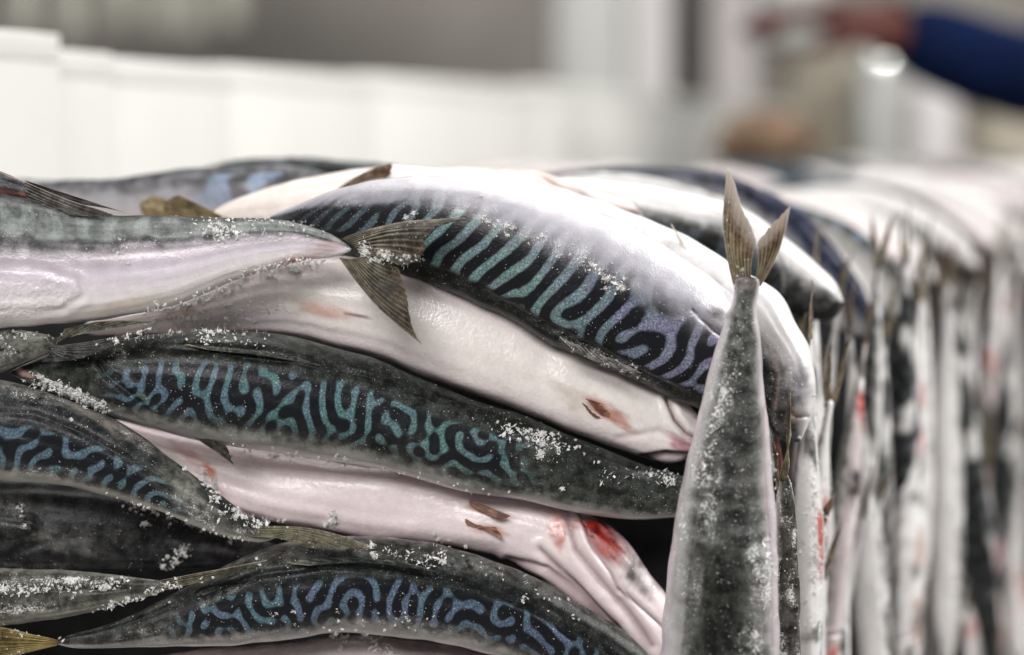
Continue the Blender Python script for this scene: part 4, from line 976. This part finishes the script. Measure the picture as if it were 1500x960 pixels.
def person():
    d = 2.75
    wrist = P(1298, 40, d); elbow = P(1560, 138, d + .04); sh = np.array([elbow[0] + .14, elbow[1] + .10, 1.36])
    cx, cy = sh[0] + 0.19, sh[1] + 0.05
    org = np.array([cx, cy, 0.0])
    e = empty('person', org); tag(e, 'person reaching in from the right in a dark blue sleeve and red brown glove', 'person')
    L = lambda p: tuple(np.array(p) - org)
    J = [((0, 0, .95), .13, None), ((0, 0, 1.15), .125, 0), ((0, 0, 1.36), .13, 1), ((0, 0, 1.50), .055, 2), ((-.01, -.02, 1.60), .085, 3), ((-.01, -.02, 1.70), .085, 4), ((-.01, -.01, 1.77), .05, 5)]
    J += [(L(sh), .065, 2), (L(elbow), .045, 7), (L(wrist), .028, 8)]
    J += [((.19, .02, 1.38), .065, 2), ((.24, 0, 1.10), .045, 10), ((.22, -.10, .88), .03, 11), ((.22, -.14, .80), .022, 12)]
    J += [((-.10, 0, .88), .09, 0), ((-.11, 0, .48), .06, 14), ((-.11, .02, .09), .045, 15), ((-.11, -.14, .05), .04, 16), ((.10, 0, .88), .09, 0), ((.11, 0, .48), .06, 18), ((.11, .02, .09), .045, 19), ((.11, -.14, .05), .04, 20)]
    skinned('body', J, MSKIN, e)
    K = [((0, 0, .93), .155, None), ((0, 0, 1.15), .145, 0), ((0, 0, 1.37), .145, 1), ((0, 0, 1.46), .075, 2), (L(sh), .08, 2), (L(elbow), .070, 4), (L(wrist + (elbow - wrist) * .0), .048, 5),
         ((.19, .02, 1.38), .08, 2), ((.24, 0, 1.10), .058, 7), ((.22, -.09, .90), .042, 8)]
    skinned('jacket', K, MNAVY, e)
    K = [((0, 0, .93), .15, None), ((-.10, 0, .86), .11, 0), ((-.11, 0, .48), .08, 1), ((-.11, .02, .12), .07, 2), ((.10, 0, .86), .11, 0), ((.11, 0, .48), .08, 4), ((.11, .02, .12), .07, 5)]
    skinned('trousers', K, MNAVY, e)
    hd = P(1206, 24, d - .02) - wrist; hl = np.linalg.norm(hd); f = hd / hl; side = np.array([0, -1., 0]); dn = np.cross(f, side); dn = dn if dn[2] < 0 else -dn
    w0 = wrist - org; J = [(tuple(w0 - f * .04), .034, None), (tuple(w0 + f * .045), .024, 0)]
    for k, (ln, off) in enumerate(((.085, -.027), (.096, -.009), (.09, .009), (.072, .026))):
        b = w0 + f * .045; kn = w0 + f * .082 + side * off; i0 = len(J)
        J += [(tuple(kn), .011, 1), (tuple(kn + f * ln * .45 + dn * .006), .010, i0), (tuple(kn + f * ln * .78 + dn * .022), .009, i0 + 1), (tuple(kn + f * ln * .92 + dn * .036), .008, i0 + 2)]
    i0 = len(J); J += [(tuple(w0 + f * .03 + side * .032 + dn * .012), .013, 0), (tuple(w0 + f * .065 + side * .05 + dn * .03), .011, i0), (tuple(w0 + f * .092 + side * .046 + dn * .044), .009, i0 + 1)]
    skinned('glove', J, MGLOVE, e, 2)
    vs = [];
    hair = []
    for a in range(10):
        for b in range(20):
            al = math.pi * .5 * a / 9; be = 2 * math.pi * b / 20
            hair.append((-.01 + .105 * math.cos(al) * math.cos(be), .0 + .11 * math.cos(al) * math.sin(be) + .012, 1.69 + .12 * math.sin(al)))
    raw('hair', hair, [(a * 20 + b, a * 20 + (b + 1) % 20, (a + 1) * 20 + (b + 1) % 20, (a + 1) * 20 + b) for a in range(9) for b in range(20)], MHAIR, e, True)


person()

# crumpled brown bundle on the far end
MBROWN = plain("brown_cloth", (0.21, 0.135, 0.085), 0.8, 0.3, 40)
c = P(1118, 200, 3.0); vs = []; nA, nB = 14, 28
for a in range(nA + 1):
    for b in range(nB):
        al = math.pi * a / nA; be = 2 * math.pi * b / nB
        q = 1 + .18 * math.sin(3 * be + 2 * al) + .10 * math.sin(7 * be - 5 * al) + .06 * math.sin(11 * al + 4 * be)
        vs.append((c[0] + .058 * q * math.sin(al) * math.cos(be), c[1] + .07 * q * math.sin(al) * math.sin(be), c[2] - .006 + .034 * q * math.cos(al)))
o = raw('brown_bundle', vs, [(a * nB + b, (a + 1) * nB + b, (a + 1) * nB + (b + 1) % nB, a * nB + (b + 1) % nB) for a in range(nA) for b in range(nB)], MBROWN, None, True)
tag(o, 'blurred brown bundle on the far end of the fish block', 'bundle')


def ball(name, c, R, mat, parent=None, sq=1.0):
    vs, fs = [], []
    for a in range(13):
        for b in range(20):
            al = math.pi * a / 12; be = 2 * math.pi * b / 20
            vs.append((c[0] + R * math.sin(al) * math.cos(be), c[1] + R * math.sin(al) * math.sin(be), c[2] + sq * R * math.cos(al)))
    for a in range(12):
        for b in range(20): fs.append((a * 20 + b, (a + 1) * 20 + b, (a + 1) * 20 + (b + 1) % 20, a * 20 + (b + 1) % 20))
    return raw(name, vs, fs, mat, parent, True)


c = P(1298, 80, 3.3); e = empty('lamp', c); tag(e, 'small bright white lamp just below the red brown glove', 'lamp')
ball('bulb', (0, 0, 0), .0044, plain("lit_bulb", (.9, .9, .9), .3, 0, 5, .5, 0, (1, 1, .97, 60)), e)
obox('lamp_housing', [(-.02, .012, -.02), (.02, .012, -.02), (.02, .05, -.02), (-.02, .05, -.02)], [(-.02, .012, .02), (.02, .012, .02), (.02, .05, .02), (-.02, .05, .02)], MPALE, e, .004)

# =================================================================== FROST: crystals grown on the skins
bpy.context.view_layer.update()
dg = bpy.context.evaluated_depsgraph_get()
av, af, base = [], [], 0
for o in list(COL.objects):
    if o.type == 'MESH' and o.data.materials and o.data.materials[0] == SKIN and (o.parent and o.parent.name.startswith('frozen_mackerel')):
        p = o.matrix_world.translation
        if np.linalg.norm(np.array(p)[:2] - np.array([0, 1.2])) > 0.9: continue
        me = o.data; n = len(me.vertices); co = np.empty(n * 3, np.float32); me.vertices.foreach_get('co', co); co = co.reshape(-1, 3)
        Mw = np.array(o.matrix_world); co = co @ Mw[:3, :3].T + Mw[:3, 3]
        L = np.empty(len(me.loops), np.int32); me.loops.foreach_get('vertex_index', L)
        nq = sum(1 for q in range(0)) or (len(me.polygons) - 2)
        fq = L[:nq * 4].reshape(-1, 4)
        if len(av) and False: pass
        av.append(co); af.append(fq + base); base += n
AV = np.concatenate(av); AF = np.concatenate(af)
bvh = BVHTree.FromPolygons(AV.tolist(), AF.tolist())


def hit(px, py):
    dr = P(px, py, 1.0) - CAMP
    h = bvh.ray_cast(Vector(CAMP), Vector(dr).normalized())
    return h[0], h[1]


rf = np.random.default_rng(99)
TETRA = np.array([(1, 1, 1), (1, -1, -1), (-1, 1, -1), (-1, -1, 1)], float) / 1.7


class Shards:
    def __init__(self): self.v = []; self.f = []

    def flake(self, c, R, nrm, lean=0.0):
        """a small needle or plate of ice: a stretched, turned octahedron"""
        a = unit(rf.normal(0, 1, 3) + np.array(nrm) * lean); b = unit(np.cross(a, rf.normal(0, 1, 3))); c2 = np.cross(a, b)
        l = R * rf.uniform(.8, 2.0); w = R * rf.uniform(.25, .8); th = R * rf.uniform(.12, .35)
        k = len(self.v); c = np.array(c)
        for q in (a * l, -a * l, b * w, -b * w, c2 * th, -c2 * th): self.v.append(c + q)
        for x in (0, 1):
            for y, z in ((2, 4), (4, 3), (3, 5), (5, 2)):
                self.f.append((k + x, k + y, k + z) if x == 0 else (k + x, k + z, k + y))

    def clump(self, px, py, rpx, n, size, heap=1.0):
        n = int(n * 3.2); size *= .62
        nb = max(1, int(rpx / 4)); bl = [(rf.normal(0, rpx * .42), rf.normal(0, rpx * .42), rpx * rf.uniform(.15, .5)) for _ in range(nb)]
        for _ in range(n):
            bx, by, br = bl[rf.integers(0, nb)]
            r_ = br * abs(rf.normal(0, .6)); an = rf.uniform(0, 6.283)
            x = px + bx + r_ * math.cos(an); y = py + by + r_ * math.sin(an) * .8; r_ = math.hypot(x - px, y - py)
            h, nr = hit(x, y)
            if h is None or h[1] > 1.5: continue
            up = max(0, 1 - r_ / (rpx + 1e-6)) * heap * rpx * LOCK * rf.uniform(0, .55)
            big = rf.uniform() < .07
            self.flake(np.array(h) + np.array(nr) * (up + 0.0002), size * LOCK * rf.uniform(.35, 1.1) * (1.6 if big else 1), nr, 0.8)

    def line(self, pts, spread, n, size, heap=.6):
        q = spline(pts, 200)
        m = max(1, n // 9)
        for _ in range(m):
            p = q[rf.integers(0, 200)] + rf.normal(0, spread, 2)
            self.clump(p[0], p[1], rf.uniform(3, 9), int(rf.integers(4, 15)), size, heap)

    def crust(self, pts, spread, n, size):
        q = spline(pts, 300); cen = rf.uniform(0, 1, max(2, n // 14))
        for _ in range(n):
            tt = np.clip(cen[rf.integers(0, len(cen))] + rf.normal(0, .025), 0, 1)
            p = q[int(tt * 299)] + rf.normal(0, spread, 2)
            h, nr = hit(p[0], p[1])
            if h is None or h[1] > 1.5: continue
            if rf.uniform() < .25 and p[0] < 960: continue
            self.flake(np.array(h) + np.array(nr) * LOCK * rf.uniform(0, 3), size * LOCK * (.2 + .85 * rf.uniform() ** 2), unit(np.array(nr) + np.array([0, -.3, .8])), .9)

    def needles(self, pts, n, size):
        q = spline(pts, 300)
        for _ in range(n):
            p = q[rf.integers(0, 300)] + rf.normal(0, 1.3, 2)
            h, nr = hit(p[0], p[1])
            if h is None or h[1] > 1.5: continue
            a = unit(np.array([rf.normal(0, .25), -.5, 1.0]) + np.array(nr) * .4); l = size * LOCK * rf.uniform(.4, 1.3); b = unit(np.cross(a, rf.normal(0, 1, 3))) * LOCK * .42; c2 = unit(np.cross(a, b)) * LOCK * .42
            k = len(self.v); c = np.array(h)
            self.v += [c + b, c - b * .5 + c2 * .8, c - b * .5 - c2 * .8, c + a * l]
            self.f += [(k, k + 1, k + 3), (k + 1, k + 2, k + 3), (k + 2, k, k + 3), (k, k + 2, k + 1)]

    def done(self, label):
        o = raw('frost_crystals', self.v, self.f, FROST); tag(o, label, 'frost', None, 'stuff'); return o


def frost(label, clumps=(), lines=()):
    s = Shards()
    for c in clumps: s.clump(*c)
    for l in lines: s.line(*l)
    s.done(label)


frost('white frost crystals on the pale top left fish and under its belly',
      [(318, 345, 18, 70, 2.6), (305, 340, 9, 40, 2.6), (180, 368, 26, 60, 1.8), (265, 378, 8, 20, 1.8), (375, 398, 13, 90, 3), (400, 408, 12, 80, 3.2), (435, 402, 14, 110, 3.2), (360, 415, 10, 50, 3), (410, 345, 10, 30, 2.2), (380, 328, 16, 30, 1.8)],
      [([(215, 458), (260, 450), (300, 440), (350, 420)], 5, 420, 2.8), ([(235, 470), (300, 462), (345, 455), (400, 448)], 6, 360, 2.6), ([(255, 490), (262, 475), (320, 490), (330, 475)], 6, 220, 2.8), ([(290, 322), (340, 325), (400, 324), (470, 340)], 4, 300, 1.7)])
frost('frost grains caught at the root of the spread tail fin',
      [(542, 368, 14, 90, 2.8), (552, 378, 10, 60, 2.8), (510, 364, 5, 20, 2.4), (598, 376, 8, 25, 2), (616, 378, 5, 15, 2)], [([(530, 362), (560, 376), (600, 384)], 5, 160, 2.4)])
frost('frost grains sprinkled over the arched striped fish',
      [(601, 312, 10, 60, 2.6), (705, 322, 14, 60, 2.2), (745, 338, 12, 60, 2.2), (795, 350, 10, 40, 2.2), (860, 382, 12, 45, 2.2), (890, 410, 16, 70, 2.4), (910, 424, 14, 70, 2.4), (706, 291, 6, 20, 2), (1010, 462, 12, 30, 2)],
      [([(690, 325), (760, 340), (850, 372), (900, 405)], 8, 240, 1.6), ([(820, 500), (880, 525), (940, 545)], 5, 160, 2.0)])
frost('frost clumps on the dark tail end of the middle striped fish',
      [(800, 645, 14, 120, 3.0), (790, 660, 12, 80, 2.8), (758, 642, 8, 30, 2.4), (770, 628, 8, 30, 2.4), (845, 656, 8, 30, 2.4), (826, 718, 7, 45, 3.0), (880, 680, 6, 20, 2.6), (950, 690, 8, 26, 2.2), (985, 705, 8, 20, 2.2)],
      [([(735, 622), (790, 638), (850, 655)], 5, 180, 2.2), ([(340, 655), (440, 668), (540, 682), (630, 702), (760, 732)], 3, 420, 1.9), ([(280, 500), (340, 496), (400, 500)], 6, 200, 1.9)])
frost('white rime along the seam above the left striped fish',
      [(66, 560, 12, 80, 3), (92, 570, 14, 100, 3), (120, 585, 12, 70, 3), (108, 612, 8, 30, 2.4)], [([(40, 556), (80, 566), (130, 588), (160, 604)], 5, 520, 2.6), ([(150, 495), (200, 488), (235, 470)], 6, 200, 2.2), ([(0, 495), (60, 492), (100, 488)], 5, 150, 2.2)])
frost('frost on the folded tail of the left striped fish',
      [(268, 686, 7, 40, 2.6), (312, 712, 12, 50, 2.6), (318, 732, 8, 40, 2.6), (345, 755, 14, 70, 2.4), (215, 765, 9, 70, 3), (548, 808, 12, 70, 3), (485, 765, 16, 90, 3.0), (255, 820, 10, 100, 3.4), (240, 828, 8, 50, 3)],
      [([(340, 758), (380, 766), (420, 766)], 4, 260, 2.4), ([(150, 724), (210, 744), (300, 776), (360, 792)], 3, 380, 2.2), ([(300, 708), (318, 720), (308, 736)], 3, 120, 2.2)])
frost('frost along the lower left fish and its thin tail',
      [(150, 862, 16, 90, 2.8), (115, 912, 15, 150, 3.2), (165, 890, 12, 80, 3), (30, 745, 22, 60, 2.4), (140, 905, 14, 80, 3), (378, 824, 8, 50, 2.8), (18, 955, 16, 60, 3), (70, 922, 8, 30, 3)],
      [([(0, 866), (60, 862), (120, 862), (185, 852)], 4, 420, 2.6), ([(90, 922), (150, 898), (220, 868), (260, 855)], 4, 420, 2.6), ([(160, 893), (250, 868), (330, 838)], 5, 200, 2.2), ([(0, 922), (70, 924)], 4, 120, 2.6)])
frost('frost flecks on the blue striped fish at the bottom',
      [(645, 822, 9, 70, 3.0), (680, 800, 7, 30, 2.6), (490, 930, 10, 90, 3.2), (530, 935, 14, 50, 2.4), (570, 958, 10, 40, 3), (495, 955, 9, 40, 3), (640, 785, 8, 30, 2.6), (770, 875, 8, 24, 2.4)],
      [([(560, 812), (660, 818), (760, 858), (850, 905)], 9, 260, 1.7), ([(380, 905), (500, 905), (620, 915)], 8, 240, 1.7), ([(330, 665), (420, 672)], 5, 60, 2)])
frost('thick snowy frost clumps on the upright corner fish',
      [(1062, 583, 19, 420, 3.0, .9), (1048, 612, 13, 220, 3.0, .9), (1043, 628, 12, 160, 3.0), (1032, 668, 13, 240, 3.0, .8), (1026, 692, 14, 260, 3.0, .8), (1020, 708, 13, 240, 3.0, .8), (1064, 536, 8, 70, 2.8), (1120, 808, 17, 330, 3.0, .9), (1132, 820, 10, 120, 3), (1000, 755, 7, 60, 2.8), (1006, 787, 8, 90, 2.8), (1080, 935, 14, 70, 2.6), (1088, 948, 10, 60, 2.6), (1095, 470, 7, 30, 2.2)],
      [([(1078, 545), (1056, 600), (1036, 650), (1020, 715)], 4, 620, 2.6), ([(1000, 740), (1003, 800), (998, 850)], 4, 260, 2.4), ([(1131, 660), (1136, 760), (1142, 900)], 2.5, 420, 2.4), ([(1072, 430), (1085, 405), (1095, 380)], 4, 140, 1.8), ([(1095, 700), (1100, 800), (1090, 900)], 14, 300, 1.7), ([(1058, 820), (1064, 880), (1070, 950)], 5, 160, 2)])
frost('frost on the tails right of the corner fish',
      [(1178, 790, 8, 60, 2.8), (1182, 880, 8, 50, 2.6), (1140, 690, 6, 50, 2.8), (1236, 380, 5, 20, 3), (1170, 640, 6, 40, 2.8)], [([(1152, 700), (1160, 800), (1166, 920)], 6, 380, 2.4), ([(1195, 560), (1200, 700), (1205, 850)], 8, 380, 2.4)])
# single grains strewn over all the near skins
s = Shards()
for _ in range(15000):
    x, y = rf.uniform(0, 1160), rf.uniform(285, 960)
    h, nr = hit(x, y)
    if h is None or h[1] > 1.35: continue
    if 0.5 + 0.5 * math.sin(x * .021 + 2 * math.sin(y * .017)) * math.sin(y * .03 + 1.3 * math.sin(x * .011)) < rf.uniform(.25, 1.0): continue
    s.flake(np.array(h) + np.array(nr) * .0001, LOCK * rf.uniform(.35, 1.05), nr, .4)
for q, sp, n, z in (([(215, 460), (300, 436), (345, 412), (400, 392), (470, 382)], 5, 420, 4.6), ([(235, 474), (320, 468), (400, 455), (450, 446)], 5, 160, 3.6), ([(250, 488), (265, 470), (320, 492), (330, 470)], 5, 160, 4.2),
                    ([(285, 330), (320, 342), (345, 335)], 7, 150, 4.2), ([(530, 360), (560, 376), (620, 384)], 5, 170, 4.2), ([(36, 552), (90, 570), (160, 602)], 5, 300, 4.2),
                    ([(0, 864), (90, 862), (185, 852)], 4, 260, 4.0), ([(90, 922), (150, 898), (230, 866), (262, 852)], 5, 320, 4.4), ([(245, 838), (262, 812), (275, 800)], 5, 160, 4.6), ([(270, 690), (318, 716), (310, 738), (345, 756), (400, 766)], 5, 260, 4.0),
                    ([(740, 630), (780, 640), (820, 660)], 6, 200, 4.0), ([(880, 700), (950, 694), (995, 706)], 6, 160, 3.6), ([(850, 384), (890, 408), (915, 426)], 6, 150, 3.6), ([(1078, 545), (1060, 585), (1040, 640), (1022, 700)], 6, 420, 4.4),
                    ([(1126, 780), (1124, 812), (1136, 840)], 6, 260, 4.2), ([(1000, 740), (1004, 790)], 4, 120, 4.0), ([(560, 804), (640, 820), (650, 800)], 6, 140, 4.0), ([(480, 930), (530, 938), (575, 955)], 5, 160, 4.0), ([(150, 500), (195, 492), (230, 474)], 5, 160, 3.6),
                    ([(480, 765), (500, 756)], 6, 90, 4.0), ([(1185, 700), (1190, 820), (1188, 920)], 8, 260, 3.6)):
    s.crust(q, sp, n, z)
for q in ([(331, 652), (444, 670), (537, 686), (631, 706), (694, 724), (800, 742)], [(160, 728), (230, 752), (300, 778), (370, 794)], [(200, 500), (300, 486), (400, 488)], [(1000, 740), (985, 830), (974, 930)], [(1128, 640), (1136, 760), (1142, 900)],
          [(230, 458), (300, 440), (350, 412), (420, 390)], [(40, 556), (100, 578), (160, 606)], [(0, 866), (80, 862), (185, 854)], [(100, 920), (180, 885), (260, 855)], [(1060, 490), (1035, 580), (1010, 680)], [(690, 322), (780, 345), (870, 385), (920, 410)]):
    s.needles(q, 90, 6.5)
for _ in range(900):
    y = rf.uniform(430, 960); c0 = 1092 - (y - 430) * .085
    h, nr = hit(c0 + rf.normal(0, 12 + (y - 430) * .075), y)
    if h is None or h[1] > 1.25 or (abs(c0 + 0 - 1060) < 40 and y > 800 and rf.uniform() < .8): continue
    s.flake(np.array(h), LOCK * rf.uniform(.4, 1.3), nr, .5)
s.done('fine loose frost grains strewn over the front fish')
